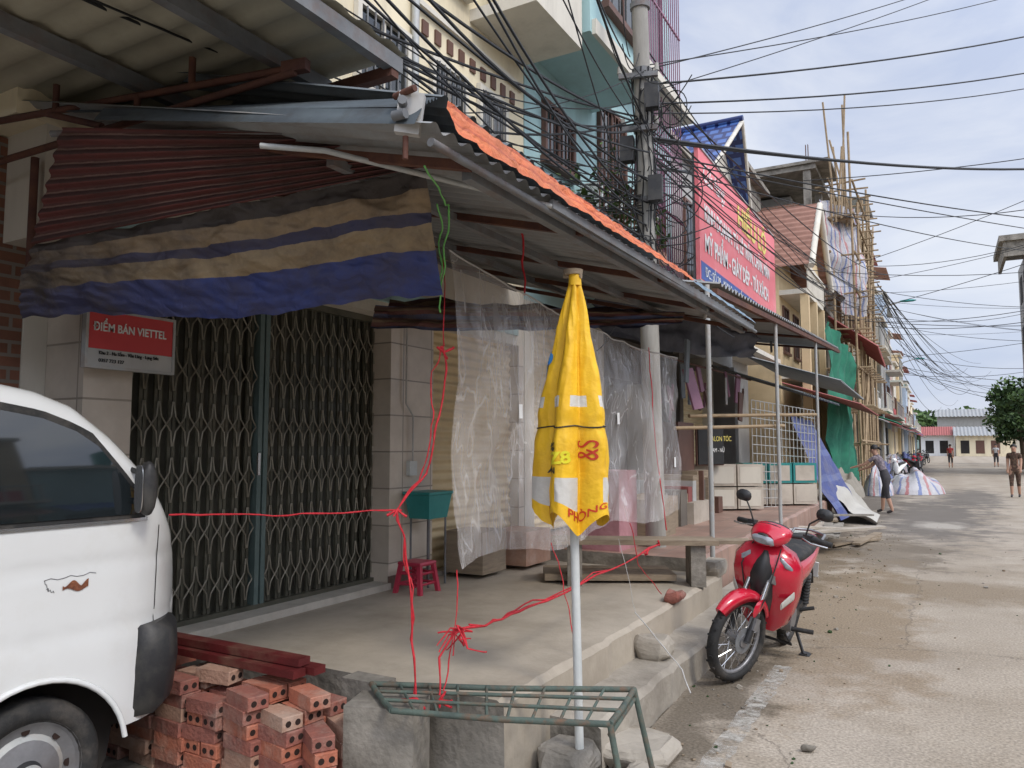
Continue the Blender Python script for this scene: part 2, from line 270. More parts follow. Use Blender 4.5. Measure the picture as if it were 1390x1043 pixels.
# ---------------------------------------------------------------- ground, road
g=MB();g.quad((-400,-200,-.02),(400,-200,-.02),(400,700,-.02),(-400,700,-.02),pm('earth',(.24,.20,.15),(.15,.13,.09),.2,.95,.3,dirt=(.08,.10,.04),damt=.6,dscale=.05));g.finish('ground')
def roadmat():
    m=pm('road_surface',(.45,.39,.315),(.355,.305,.245),1.3,.85,.4,dirt=(.26,.21,.15),damt=.85,dscale=.7,bscale=45)
    nt=m.node_tree;N=nt.nodes;L=nt.links;p=N['Principled BSDF'];src=p.inputs['Base Color'].links[0].from_socket
    tc=N.new('ShaderNodeTexCoord');nz=N.new('ShaderNodeTexNoise');nz.inputs['Scale'].default_value=1.5;nz.inputs['Detail'].default_value=8;nz.inputs['Roughness'].default_value=.7;L.new(tc.outputs['Object'],nz.inputs[0])
    ad=N.new('ShaderNodeMix');ad.data_type='RGBA';ad.blend_type='ADD';ad.inputs[0].default_value=.5;L.new(tc.outputs['Object'],ad.inputs[6]);L.new(nz.outputs[1],ad.inputs[7])
    sx=N.new('ShaderNodeSeparateXYZ');L.new(ad.outputs[2],sx.inputs[0])
    wv=N.new('ShaderNodeMath');wv.operation='SINE';m5=N.new('ShaderNodeMath');m5.operation='MULTIPLY';m5.inputs[1].default_value=3.6;L.new(sx.outputs[0],m5.inputs[0]);L.new(m5.outputs[0],wv.inputs[0])
    mr=N.new('ShaderNodeMapRange');mr.inputs[1].default_value=-.2;mr.inputs[2].default_value=1;mr.inputs[3].default_value=0;mr.inputs[4].default_value=.35;L.new(wv.outputs[0],mr.inputs[0])
    mm=N.new('ShaderNodeMix');mm.data_type='RGBA';L.new(mr.outputs[0],mm.inputs[0]);L.new(src,mm.inputs[6]);mm.inputs[7].default_value=(.30,.25,.19,1);src=mm.outputs[2]
    for (cx,cy,rx,ry,col,amt) in ((-.3,19.5,1.3,7.5,(.14,.125,.11),.85),(-.75,12.6,.8,2.6,(.19,.155,.115),.8),(.6,27,1.0,6,(.14,.125,.11),.8),(-.9,8.2,.75,3.4,(.26,.195,.125),.8),(.2,9.6,1.4,.9,(.23,.175,.115),.7),(-1.3,4.8,.30,1.9,(.14,.115,.085),.85),(-1.6,11.5,.55,5,(.18,.135,.085),.8),(-.15,17.2,.5,1.0,(.45,.41,.35),.8),(-1.8,22,.9,10,(.14,.12,.10),.85),(1.6,6,1.2,2.9,(.29,.235,.17),.5),(-1.8,50,1.5,24,(.17,.145,.12),.8),(-.6,6.6,.5,1.2,(.27,.21,.145),.7),(2.6,12,1.2,5,(.33,.28,.215),.5)):
        sb=N.new('ShaderNodeVectorMath');sb.operation='SUBTRACT';L.new(ad.outputs[2],sb.inputs[0]);sb.inputs[1].default_value=(cx+.25,cy+.25,.25)
        ml=N.new('ShaderNodeVectorMath');ml.operation='MULTIPLY';L.new(sb.outputs[0],ml.inputs[0]);ml.inputs[1].default_value=(1/rx,1/ry,0)
        ln=N.new('ShaderNodeVectorMath');ln.operation='LENGTH';L.new(ml.outputs[0],ln.inputs[0])
        n4=N.new('ShaderNodeMath');n4.operation='MULTIPLY_ADD';L.new(nz.outputs[0],n4.inputs[0]);n4.inputs[1].default_value=2.6;L.new(ln.outputs['Value'],n4.inputs[2])
        mr=N.new('ShaderNodeMapRange');mr.inputs[1].default_value=1.8;mr.inputs[2].default_value=2.35;mr.inputs[3].default_value=amt;mr.inputs[4].default_value=0;L.new(n4.outputs[0],mr.inputs[0])
        mm=N.new('ShaderNodeMix');mm.data_type='RGBA';L.new(mr.outputs[0],mm.inputs[0]);L.new(src,mm.inputs[6]);mm.inputs[7].default_value=(*col,1);src=mm.outputs[2]
    vo=N.new('ShaderNodeTexVoronoi');vo.feature='DISTANCE_TO_EDGE';vo.inputs['Scale'].default_value=.25;L.new(ad.outputs[2],vo.inputs[0])
    lt=N.new('ShaderNodeMath');lt.operation='LESS_THAN';lt.inputs[1].default_value=.0018;L.new(vo.outputs[0],lt.inputs[0])
    ms=N.new('ShaderNodeMath');ms.operation='MULTIPLY';ms.inputs[1].default_value=.5;L.new(lt.outputs[0],ms.inputs[0])
    mx=N.new('ShaderNodeMix');mx.data_type='RGBA';L.new(ms.outputs[0],mx.inputs[0]);L.new(src,mx.inputs[6]);mx.inputs[7].default_value=(.12,.10,.08,1)
    v2=N.new('ShaderNodeTexNoise');v2.inputs['Scale'].default_value=60;v2.inputs['Detail'].default_value=4;L.new(tc.outputs['Object'],v2.inputs[0])
    rr=N.new('ShaderNodeValToRGB');rr.color_ramp.elements[0].position=.3;rr.color_ramp.elements[1].position=.7;rr.color_ramp.elements[0].color=(.66,.66,.66,1);rr.color_ramp.elements[1].color=(1.2,1.2,1.2,1);L.new(v2.outputs[0],rr.inputs[0])
    mu=N.new('ShaderNodeMix');mu.data_type='RGBA';mu.blend_type='MULTIPLY';mu.inputs[0].default_value=1;L.new(mx.outputs[2],mu.inputs[6]);L.new(rr.outputs[0],mu.inputs[7])
    L.new(mu.outputs[2],p.inputs['Base Color']);p.inputs['Specular IOR Level'].default_value=.2;return m
road=MB();rm=roadmat()
LE=[(-6,-1.5),(3.5,-1.45),(9,-1.65),(14,-1.95),(30,-2.6),(60,-2.9),(125,-2.9),(140,-2.0)]
for (y0,x0),(y1,x1) in zip(LE[:-1],LE[1:]):
    road.quad((x0,y0,0),(8 if y0<100 else 14,y0,0),(8 if y1<100 else 30,y1,0),(x1,y1,0),rm)
road.box(-6,-6,-.015,-1.46,3.4,-.001,concrete_old)
road.finish('road')
def linemat():
    m=pm('worn_white_line',(.54,.51,.46),(.42,.40,.35),14,.8,.2)
    nt=m.node_tree;N=nt.nodes;L=nt.links;p=N['Principled BSDF'];tc=N.new('ShaderNodeTexCoord');n=N.new('ShaderNodeTexNoise');n.inputs['Scale'].default_value=10;n.inputs['Detail'].default_value=10;n.inputs['Roughness'].default_value=.75;L.new(tc.outputs['Object'],n.inputs[0])
    r=N.new('ShaderNodeValToRGB');r.color_ramp.elements[0].position=.42;r.color_ramp.elements[1].position=.60;r.color_ramp.elements[1].color=(.85,.85,.85,1);L.new(n.outputs[0],r.inputs[0])
    tr=N.new('ShaderNodeBsdfTransparent');ms=N.new('ShaderNodeMixShader');L.new(r.outputs[0],ms.inputs[0]);L.new(tr.outputs[0],ms.inputs[1]);L.new(p.outputs[0],ms.inputs[2]);L.new(ms.outputs[0],N['Material Output'].inputs[0]);return m
mk=MB();wl=linemat()
mk.grid(lambda u,v:(-1.11+.12*u+.02*noise.noise(Vector((v*20,u*9,0))),3.4+2.35*v+.05*noise.noise(Vector((u*30,v*3,5))),.004),4,40,wl)
mk.finish('road_marking')
mud=pm('mud',(.28,.22,.155),(.20,.15,.10),3,.9,.5,bscale=30)
db=MB()
for i in range(520):
    x,y=(U(-1.6,-.7),U(3.6,16)) if R()<.8 else (U(-1.5,1.2),U(5,18))
    sz=U(.004,.013) if R()<.96 else U(.02,.032)
    db.obox((x,y,sz*.3),(sz*U(.8,1.6),sz*U(.8,1.6),sz*.7),random.choice([mud,concrete_old,mud,leafd,concrete]),(U(-.4,.4),U(-.4,.4),U(0,3)))
db.finish('road_grit')
# ---------------------------------------------------------------- platforms
pf=MB()
def pbox(x0,y0,z0,x1,y1,z1,m,b=.02):
    n=max(2,int((y1-y0)/.10))
    def ex(y): return x1+.018*noise.noise(Vector((y*3,z1,1)))+.016*noise.noise(Vector((y*11,z1,1)))
    def ez(y): return z1-.03*max(0,noise.noise(Vector((y*4,z1,9))))
    vs=[];
    for i in range(n+1):
        y=y0+(y1-y0)*i/n
        vs+=[(x0,y,z1),(ex(y)-b-.015,y,z1),(ex(y),y,ez(y)-b),(ex(y)+.006,y,z0)]
    pf.add(vs,[(i*4+k,i*4+k+1,(i+1)*4+k+1,(i+1)*4+k) for i in range(n) for k in range(3)],m)
    pf.add([vs[0],vs[1],vs[2],vs[3],(x0,y0,z0)],[(4,3,2,1,0)],concrete_old)
pbox(-4.2,3.08,-.01,-1.78,7.0,.40,concrete_floor)
pbox(-1.9,3.55,-.01,-1.50,9.6,.20,concrete)
pbox(-5.6,7.0,-.01,-2.0,16.5,.52,redtile)
pbox(-2.1,9.62,-.01,-1.78,14.5,.18,concrete)
pbox(-7,16.52,-.01,-2.75,40,.2,concrete)
pbox(-7,40.02,-.01,-3.0,125,.15,concrete)
pf.box(-2.62,2.95,-.01,-2.38,3.07,.42,concrete_old)
pf.box(8.0,-20,-.01,10.1,44,.14,concrete)
pf.finish('pavement')
# ---------------------------------------------------------------- houses
def wframe(b,x,y0,y1,z0,z1,fm,gm,bars=0,out=.03,bm=None):
    b.box(x,y0,z0,x+.012,y1,z1,gm)
    t=.05
    b.box(x+.001,y0-t,z0-t,x+out+.02,y0,z1+t,fm);b.box(x+.001,y1,z0-t,x+out+.02,y1+t,z1+t,fm)
    b.box(x+.001,y0,z1,x+out+.02,y1,z1+t,fm);b.box(x+.001,y0-t-.03,z0-t-.03,x+out+.06,y1+t+.03,z0-.002,fm)
    b.box(x+.013,(y0+y1)/2-.02,z0,x+out,(y0+y1)/2+.02,z1,fm)
    for i in range(bars):
        y=y0+(y1-y0)*(i+.5)/bars;b.tube([(x+out+.03,y,z0),(x+out+.03,y,z1)],.008,bm or fm,5)
H=empty('shop_house')
b=MB()
X=-3.95
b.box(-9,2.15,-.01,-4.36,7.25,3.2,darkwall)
b.box(-9,2.0,3.2,X,7.27,10.5,cream)
b.box(-4.36,2.15,2.62,X,7.27,3.2,cream_w)
b.box(-4.36,2.40,.0,X,2.68,2.62,marble)
b.box(-4.36,4.98,.4,X,5.58,2.62,marble)
b.box(-4.36,7.15,.4,X,7.27,2.62,marble)
b.box(-4.6,2.27,-.01,-4.3,2.398,3.19,cream_w)
b.box(-7,-2.5,-.01,-4.31,2.268,3.19,brickw)
b.box(-4.2,2.68,.40,X+.03,4.98,.45,mortar_white)
b.box(-4.2,5.58,.40,X+.01,7.15,.44,concrete)
b.box(-3.949,4.97,.401,-3.93,5.59,.50,pm('dark_skirting',(.22,.14,.11),None,4,.5,.1))
b.box(X-.001,2.0,3.9,X+.05,7.27,4.02,cream_w)
b.box(X-.001,2.0,5.9,X+.10,6.1,6.05,cream_w)
wframe(b,X+.001,5.52,6.02,4.40,5.06,cream_w,glass,6,.03,steel)
wframe(b,X+.001,6.33,6.80,4.48,5.12,cream_w,glass,6,.03,steel)
wframe(b,X+.001,4.5,5.1,4.40,5.06,cream_w,glass,6,.03,steel)
for i in range(9): b.box(X+.001,5.35+i*.2,5.24,X+.02,5.44+i*.2,5.37,brownw)
b.box(X+.001,5.2,5.45,X+.06,7.2,5.5,cream_w)
b.box(X+.002,6.15,5.75,-3.2,7.2,5.87,cream_w)
b.box(-3.32,6.15,5.87,-3.2,7.2,6.8,cream_w)
b.tube([(X+.05,5.2,3.3),(X+.05,5.2,8)],.035,paleSteel)
b.box(X+.001,2.3,2.72,X+.03,7.1,2.84,teal)
b.tube([(X+.03,5.15,2.6),(X+.03,5.15,1.9),(X+.03,5.25,1.8),(X+.03,5.25,1.4)],.008,thinw,5)
b.box(X+.001,5.2,1.3,X+.04,5.3,1.42,whitepipe)
b.finish('walls',H)
def gate(par,y0,y1,z0,z1,x=-4.14):
    g=MB()
    g.box(x-.06,y0,z0,x-.05,y1,z1,gatem)
    sp=.098;n=int((y1-y0)/sp);sp=(y1-y0)/n
    for i in range(n+1):
        y=y0+i*sp
        g.box(x-.012,y-.026,z0+.03,x+.004,y-.004,z1-.02,gatem);g.box(x-.012,y+.004,z0+.03,x+.004,y+.026,z1-.02,gatem)
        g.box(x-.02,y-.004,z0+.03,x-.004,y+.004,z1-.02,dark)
    rows=6;h=(z1-z0-.1)/rows
    for i in range(n):
        ya=y0+i*sp+.004;yb=ya+sp-.008
        for k in range(rows):
            za=z0+.07+k*h;zb=za+h*.80;zm=(za+zb)/2;ym=(ya+yb)/2
            for s1 in (1,-1):
                q=[(x+.014,ya if s1>0 else yb,za),(x+.020,(ya if s1>0 else yb)+s1*.012,za+.09),(x+.020+.002*s1,ym,zm),(x+.020,(yb if s1>0 else ya)-s1*.012,zb-.09),(x+.014,yb if s1>0 else ya,zb)]
                g.tube(q,.0055,gatelat,4,False)
    g.box(x-.03,y0,z1-.03,x+.04,y1,z1+.02,gatem)
    g.box(x-.03,y0,z0,x+.04,y1,z0+.03,gatem)
    ym=(y0+y1)/2-.06
    for dy in(-.026,.026): g.box(x-.02,ym+dy-.018,z0+.031,x+.045,ym+dy+.018,z1-.031,gatepost)
    g.box(x+.046,ym-.05,1.35,x+.06,ym-.03,1.5,chrome)
    g.finish('folding_gate',par)
gate(H,2.68,4.98,.45,2.60)
def roller(par,y0,y1,z0,z1,x,mat,nm='roller_shutter'):
    g=MB();g.sheet((x,y0,z0),(x,y1,z0),(x,y1,z1),(x,y0,z1),int((z1-z0)/.085),.012,mat,'v');g.finish(nm,par)
roller(H,5.58,7.15,.44,2.62,-4.06,rollm)
H2=empty('teal_house');b=MB()
b.box(-10,7.29,3.15,X,12.6,11,teal)
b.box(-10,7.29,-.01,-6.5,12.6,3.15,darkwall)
for y in (7.29,9.3,11.3): b.box(-4.3,y,.52,X,y+.22,3.15,cream_w)
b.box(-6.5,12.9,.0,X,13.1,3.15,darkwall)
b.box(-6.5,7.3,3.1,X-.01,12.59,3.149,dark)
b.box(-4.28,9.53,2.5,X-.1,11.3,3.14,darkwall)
b.box(X+.001,7.3,6.0,-3.15,9.2,10.8,teal)
b.box(-3.149,7.35,5.98,-3.10,9.15,6.15,cream_w)
b.box(X+.001,9.2,3.95,-3.5,12.5,4.07,cream_w)
b.box(X+.001,9.2,7.0,-3.5,12.5,7.12,cream_w)
wframe(b,X+.001,7.75,8.5,4.9,5.55,brownw,glass,7,.04,brownw)
wframe(b,X+.001,9.4,10.3,4.6,6.2,brownw,glass,7,.04,brownw)
wframe(b,-3.149,7.7,8.8,6.5,7.8,brownw,glass,5,.03,steel)
for z in (4.15,5.2,6.2,7.3,8.4,9.6): b.box(-3.68,10.7,z,-3.65,12.3,z+.03,purple)
for i in range(15):
    y=10.72+i*.11;b.box(-3.67,y-.007,4.1,-3.655,y+.007,9.6,purple)
wframe(b,X+.001,10.9,12.1,4.5,6.2,purple,glass,0);wframe(b,X+.001,10.9,12.1,7.5,9.2,purple,glass,0)
for i in range(12): b.tube([(-3.52,9.25+i*.11,4.07),(-3.52,9.25+i*.11,4.85)],.01,paleSteel,5)
b.tube([(-3.52,9.2,4.85),(-3.52,10.6,4.85)],.02,paleSteel,6)
b.obox((-3.75,9.05,4.6),(.3,.75,.5),whitepipe);b.tube([(-3.599,9.05,4.6),(-3.59,9.05,4.6)],.19,darkwall,20)
b.finish('walls',H2)
roller(H2,7.55,9.28,.55,3.0,-4.15,rollm)
H3=empty('cement_house');b=MB()
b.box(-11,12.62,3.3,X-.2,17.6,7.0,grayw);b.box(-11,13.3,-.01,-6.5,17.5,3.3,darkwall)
b.box(-4.6,15.2,.5,X-.1,15.5,3.3,cream_w);b.box(-6.5,17.3,0,X-.1,17.6,3.3,grayw)
b.box(-11,12.61,7.0,X-.05,17.65,7.12,concrete)
wframe(b,X-.199,14,15.4,4.6,6.2,brownw,glass,6,.03,steel)
b.finish('walls',H3);roller(H3,13.15,15.2,.55,3.0,-4.2,rollm)
H4=empty('blue_roof_house');b=MB()
b.box(-11,18.6,-.01,-5.2,24.0,8.1,grayw)
wframe(b,-5.199,19.2,20.2,5,6.6,brownw,glass,6,.03,steel);wframe(b,-5.199,21.4,22.6,5,6.6,brownw,glass,6,.03,steel)
b.box(-5.199,18.7,4.0,-4.2,23.9,4.12,cream_w)
def slab(P,th,m):
    P=[Vector(p) for p in P];nn=(P[1]-P[0]).cross(P[2]-P[0]).normalized()*th
    b.add(P+[p-nn for p in P],[(0,1,2,3),(7,6,5,4),(0,4,5,1),(1,5,6,2),(2,6,7,3),(3,7,4,0)],m)
slab([(-11.5,18.3,7.9),(-5.0,18.3,7.9),(-4.6,21.2,10.6),(-11.5,21.2,10.6)],.1,bluetile)
slab([(-11.5,21.2,10.6),(-4.6,21.2,10.6),(-5.0,24.3,7.9),(-11.5,24.3,7.9)],.1,bluetile)
b.add([(-5.2,18.6,8.1),(-5.2,24.0,8.1),(-5.2,21.2,10.4)],[(0,1,2)],cream_w)
b.tube([(-11.5,21.2,10.65),(-4.55,21.2,10.65)],.1,bluetile)
b.tube([(-4.99,18.3,7.85),(-4.59,21.2,10.55),(-4.99,24.3,7.85)],.07,mortar_white,6)
b.finish('walls',H4)
H5=empty('gabled_house');b=MB()
orange=pm('ochre_plaster',(.64,.50,.30),(.54,.41,.24),1,.85,.1,dirt=(.36,.29,.18),damt=.5)
b.box(-11,24.4,-.01,-4.3,28.4,7.2,orange)
b.box(-4.299,24.5,3.6,-3.4,28.3,3.75,cream_w);b.box(-4.299,24.5,6.2,-3.5,28.3,6.35,cream_w)
for y in (24.7,26.4,28.1): b.box(-3.7,y-.12,.2,-3.46,y+.12,6.2,orange)
for i in range(31): b.tube([(-3.48,24.6+i*.12,6.35),(-3.48,24.6+i*.12,7.0)],.02,cream_w,5)
b.box(-3.54,24.5,7.0,-3.42,28.3,7.1,cream_w)
b.add([(-3.6,24.5,7.2),(-3.6,28.3,7.2),(-3.6,26.4,9.3),(-4.5,24.5,7.2),(-4.5,28.3,7.2),(-4.5,26.4,9.3)],[(0,1,2),(3,5,4)],orange)
for A,Bq in (((24.1,7.0),(26.4,9.5)),((26.4,9.5),(28.7,7.0))):
    b.sheet((-3.3,A[0],A[1]),(-3.3,Bq[0],Bq[1]),(-9,Bq[0],Bq[1]),(-9,A[0],A[1]),12,.04,terr)
    b.tube([(-3.28,A[0],A[1]-.06),(-3.28,Bq[0],Bq[1]-.06)],.10,cream_w,6)
b.tube([(-3.57,26.4,8.0),(-3.6,26.4,8.0)],.4,terr,16)
wframe(b,-4.299,25.0,25.9,4.5,5.9,brownw,glass,0);wframe(b,-4.299,26.9,27.8,4.5,5.9,brownw,glass,0)
b.box(-9,24.6,9.0,-5.5,28.2,10.6,concrete_old);b.box(-9.2,24.4,10.6,-5.2,28.4,10.75,concrete_old)
b.finish('walls',H5)
H6=empty('unfinished_house');b=MB()
for fz in (3.4,6.6,9.6,11.6): b.box(-10,29.0,fz,-3.7,38.4,fz+.18,concrete_old)
for fz,t in ((-.01,3.4),(3.58,6.6),(6.78,9.6),(9.78,11.6)):
    for y in (29.2,32.2,35.2,38.1):
        for x in (-4.0,-6.8,-9.6): b.box(x-.15,y-.12,fz,x+.1,y+.12,t,concrete_old)
    b.box(-9.9,29.35,fz,-9.7,38.2,t,brickw)
    if fz<6: b.box(-4.3,29.33,fz,-4.15,32.0,t,brickw)
    b.box(-8,29.02,fz,-4.3,29.07,t-1.2,brickw)
b.box(-4.3,32.4,6.78,-4.15,35.0,8.0,brickw)
for y in (29.2,32.2,35.2,38.1): 
    for k in range(4): b.tube([(-4.05+.08*(k%2),y+.08*(k//2),11.7),(-4.05+.08*(k%2),y+.08*(k//2),12.6)],.012,rust,4)
b.box(-6.5,28.9,11.79,-3.2,31.5,11.9,concrete_old);b.box(-9.6,31.6,9.79,-5,38,11.5,grayw)
b.finish('structure',H6)
c=MB();c.cloth((-3.3,28.95,7.3),(-2.35,31.2,6.4),(-2.35,31.4,10.4),(-3.5,28.6,10.3),40,20,.35,5,striped,.5);c.finish('debris_net_striped')
c=MB();c.cloth((-3.0,25.0,.9),(-2.75,29.6,.3),(-2.75,29.4,4.6),(-3.0,25.3,5.4),30,16,.25,6,greenn);c.finish('green_debris_net')
c=MB();c.sheet((-1.9,29.4,5.0),(-1.9,33,4.6),(-3.5,33,6.0),(-3.5,29.4,6.2),20,.04,redroof);c.finish('red_sheet_awning')
sc=MB()
for x in (-2.55,-3.25):
    y=29.4
    while y<37.5:
        dx=U(-.12,.12);sc.tube([(x,y,0),(x+dx,y+U(-.15,.15),U(10.2,13.2) if x>-3 else U(9.5,11.5))],.045,bamboo,6);y+=U(.8,1.2)
z=1.6
while z<11.5:
    for x in(-2.5,-3.3): sc.tube([(x,28.9,z+U(-.15,.15)),(x,37.6,z+U(-.2,.2))],.04,bamboo,6)
    for k in range(8): sc.tube([(-2.1,29.4+k*1.1,z),(-3.8,29.4+k*1.1+U(-.2,.2),z+U(-.1,.1))],.035,bamboo,5)
    if int(z)%3==0: sc.box(-3.2,29.2,z+.05,-2.6,37,z+.1,wood)
    z+=1.35
for k in range(6): sc.tube([(-2.5,29.4+k*1.3,k*1.6),(-2.48,31.5+k*1.3,k*1.6+3.5)],.035,bamboo,5)
for k in range(7): sc.tube([(-2.9+U(-.4,.4),28.2+k*.4,9.5),(-3.0+U(-.4,.4),28+k*.4+U(-.4,.4),U(11.5,14))],.035,bamboo,5)
sc.finish('bamboo_scaffolding')
pal=[cream,cream_w,teal,grayw,orange,pm('pink_plaster',(.6,.42,.38),None,1,.85,.1),pm('blue_plaster',(.42,.5,.6),None,1,.85,.1)]
def rowhouse(x,y,wd,h,m,sgn=1):
    hh=empty('row_house');b=MB()
    if sgn<0: b.T=Matrix.Rotation(math.pi,4,'Z')
    b.box(x-9,y,-.01,x,y+wd-.03,h,m)
    for f in range(int(h/3.2)):
        z0=f*3.2
        if f==0:
            b.box(x+.001,y+.4,.15,x+.02,y+wd-.5,2.7,random.choice([dark,rollm,gatem]))
            b.sheet((x+1.3,y+.1,2.7),(x+1.3,y+wd-.15,2.7),(x,y+wd-.15,3.2),(x,y+.1,3.2),10,.03,random.choice([galv,redroof,terr,signblue,greenn]))
            if R()<.6: b.box(x+.3,y+.3,3.35,x+.36,y+wd-.4,4.1,random.choice([signred,signblue,whitep,yellp]))
        else:
            b.box(x,y+.05,z0+.1,x+.9,y+wd-.08,z0+.24,cream_w)
            for k in range(14): b.box(x+.84,y+.15+k*(wd-.3)/14,z0+.24,x+.87,y+.19+k*(wd-.3)/14,z0+1.0,random.choice([paleSteel,paleSteel,cream_w]))
            b.box(x+.82,y+.1,z0+1.0,x+.89,y+wd-.1,z0+1.06,paleSteel)
            wframe(b,x+.001,y+.6,y+1.6,z0+.5,z0+2.4,brownw,glass,0);wframe(b,x+.001,y+2.3,y+3.3,z0+1.0,z0+2.4,brownw,glass,0)
    b.box(x-9,y-.02,h,x+.25,y+wd-.01,h+.15,cream_w)
    if R()<.6: b.tube([(x-1.5,y+2,h+.2),(x-1.5,y+2,h+1.4)],.5,random.choice([chrome,tealpl]),12)
    if R()<.4: b.sheet((x+.3,y,h+1.8),(x+.3,y+wd,h+1.8),(x-4,y+wd,h+2.6),(x-4,y,h+2.6),12,.04,random.choice([redroof,galv,terr]))
    b.finish('walls',hh)
y=38.6;i=0;hs=[10.5,12.6,11,9.5,11.8,9,10.5,8.5,9.6,8,9,7.5,8.2,7,8,6.5,7,6.5,6,6,6]
while y<124:
    wd=U(4,5.2);rowhouse(-3.5+U(-.2,.2),y,wd,hs[min(i,20)],pal[(i*3+1)%7]);y+=wd;i+=1
y=-16;i=0
while y<14:
    wd=4.6;rowhouse(-10.2,y,wd,[6.6,5.2,6.8,4.2,6.4,6.6,5][i%7],pal[(i*2)%7],-1);y+=wd;i+=1
for (nm,x0,x1,yy,h,m,rmn) in (('end_shop_building',-3.2,1.2,133,3.2,whitep,redroof),('end_yellow_building',1.4,8.5,131,3.1,cream,galv),('end_low_building',9,22,134,3.4,cream_w,terr),('end_grey_building',-1,7,146,6.4,grayw,galv)):
    e=empty(nm);b=MB();b.box(x0,yy,-.01,x1,yy+8,h,m)
    b.sheet((x0-.3,yy-.9,h-.1),(x1+.3,yy-.9,h-.1),(x1+.3,yy+4,h+1.3),(x0-.3,yy+4,h+1.3),16,.05,rmn)
    k=x0+.6
    while k<x1-1: b.box(k,yy-.03,.4,k+1.1,yy-.001,2.3,brownw if int(k)%2 else dark);k+=1.9
    b.finish('walls',e)
e=empty('concrete_building');b=MB();b.box(4.35,48,-.01,14,56,12.3,grayw);b.box(2.9,47.2,12.3,14.5,52.5,12.6,concrete_old);b.box(3.1,47.4,11.5,3.25,52.3,12.299,concrete_old);b.box(3.26,47.4,11.5,4.34,47.5,12.299,concrete_old)
for f in range(3):
    for k in range(3): b.box(4.33,48.8+k*2.4,4+f*3,4.349,50.2+k*2.4,5.6+f*3,dark)
b.finish('walls',e)
# ------------------------------------------------------------ near awnings
A=empty('metal_awning');b=MB()
b.sheet((-1.45,2.02,2.62),(-1.45,6.9,2.62),(-4.0,6.9,3.28),(-4.0,2.02,3.28),46,.013,galv)
b.sheet((-1.60,2.30,2.86),(-1.60,4.9,2.80),(-4.0,4.9,3.55),(-4.0,2.30,3.60),26,.016,galvd)
b.sheet((-3.6,2.04,3.14),(-1.52,2.04,2.70),(-1.62,2.3,2.86),(-3.6,2.42,3.30),6,.006,fascm,'v')
b.sheet((-3.3,2.0,3.02),(-1.50,2.0,2.62),(-1.50,2.04,2.69),(-3.3,2.04,3.09),1,.002,fascm,'v')
for x,z in ((-1.52,2.60),(-2.2,2.78),(-3.0,2.99),(-3.8,3.2)): b.obox((x,4.6,z-.04),(.04,4.5,.04),steel)
for y in (2.3,3.3,4.5,5.7,6.8):
    b.obox((-2.72,y,2.89),(2.58,.035,.035),rust,(0,math.atan2(.66,2.55),0))
b.obox((-1.44,4.9,2.59),(.02,4.0,.04),steel)
b.finish('corrugated_roof',A)
b=MB();b.tube([(-2.25,2.02,2.70),(-2.05,2.16,2.69),(-1.44,2.9,2.58)],.012,paleSteel)
b.tube([(-1.47,2.05,2.57),(-1.43,6.95,2.56)],.016,steel)
b.tube([(-1.5,5.6,2.55),(-1.95,7.2,2.75)],.014,paleSteel);b.finish('frame_pipe',A)
orangec=rampmat('orange_cloth',[(0,(.62,.15,.05)),(.5,(.68,.19,.07)),(.8,(.48,.10,.04))],repeat=2,damt=.6,dirt=(.26,.09,.05),fold=20)
b=MB();b.cloth((-1.405,2.12,2.61),(-1.40,5.0,2.635),(-1.44,5.0,2.68),(-1.455,2.12,2.735),80,6,.014,30,orangec)
b.cloth((-1.41,5.0,2.63),(-1.41,6.9,2.625),(-1.45,6.9,2.67),(-1.44,5.0,2.68),30,4,.008,20,rampmat('grey_blue_cloth',[(0,(.12,.2,.28)),(.5,(.2,.28,.34))],repeat=2));b.finish('edge_cloth',A)
b=MB();b.obox((-1.55,2.04,2.68),(.085,.04,.14),thinw,(.1,.15,.5));b.tube([(-1.55,2.0,2.70),(-1.53,1.97,2.70)],.016,steel)
b.tube([(-1.56,2.03,2.60),(-1.56,2.03,2.52)],.010,rust);b.tube([(-1.60,2.02,2.745),(-1.50,2.0,2.745)],.012,rust);b.tube([(-1.58,1.99,2.66),(-1.53,1.99,2.66)],.018,steel);b.finish('pulley_bracket',A)
A2=empty('overhead_canopy');b=MB()
b.sheet((-2.08,-3,3.34),(-2.08,2.72,3.34),(-4.6,2.72,3.34),(-4.6,-3,3.34),34,.014,beige_sheet,trap=True)
for x in (-2.12,-2.55,-3.3,-4.15): b.obox((x,-.1,3.28),(.05,5.6,.07),steel)
for y in (-1,.6,2.65): b.obox((-3.3,y,3.235),(2.4,.05,.05),rust)
b.finish('roof_panels',A2)
b=MB()
for P in ([(-4.3,1.95,3.18),(-2.34,2.30,3.16)],[(-4.4,1.93,2.93),(-2.34,2.28,3.13)],[(-3.2,2.14,3.17),(-3.2,2.14,3.05)],[(-3.8,2.04,3.18),(-3.4,2.1,3.05)],[(-2.9,2.2,3.17),(-2.9,2.2,3.30)],[(-3.7,2.05,3.17),(-3.7,2.05,3.3)]): b.tube(P,.017,rust,6)
b.obox((-2.35,2.29,3.16),(.12,.04,.05),rust,(0,0,.2));b.finish('truss',A2)
Tp=empty('hanging_tarp')
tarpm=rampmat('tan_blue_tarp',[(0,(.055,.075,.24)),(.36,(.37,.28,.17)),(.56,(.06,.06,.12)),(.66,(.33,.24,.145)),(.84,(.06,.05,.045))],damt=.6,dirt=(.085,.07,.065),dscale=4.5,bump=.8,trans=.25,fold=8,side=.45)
b=MB();A_,B_,C_,D_=map(Vector,((-3.92,2.06,2.17),(-2.03,2.94,2.25),(-1.90,2.62,2.74),(-3.70,1.99,2.50)))
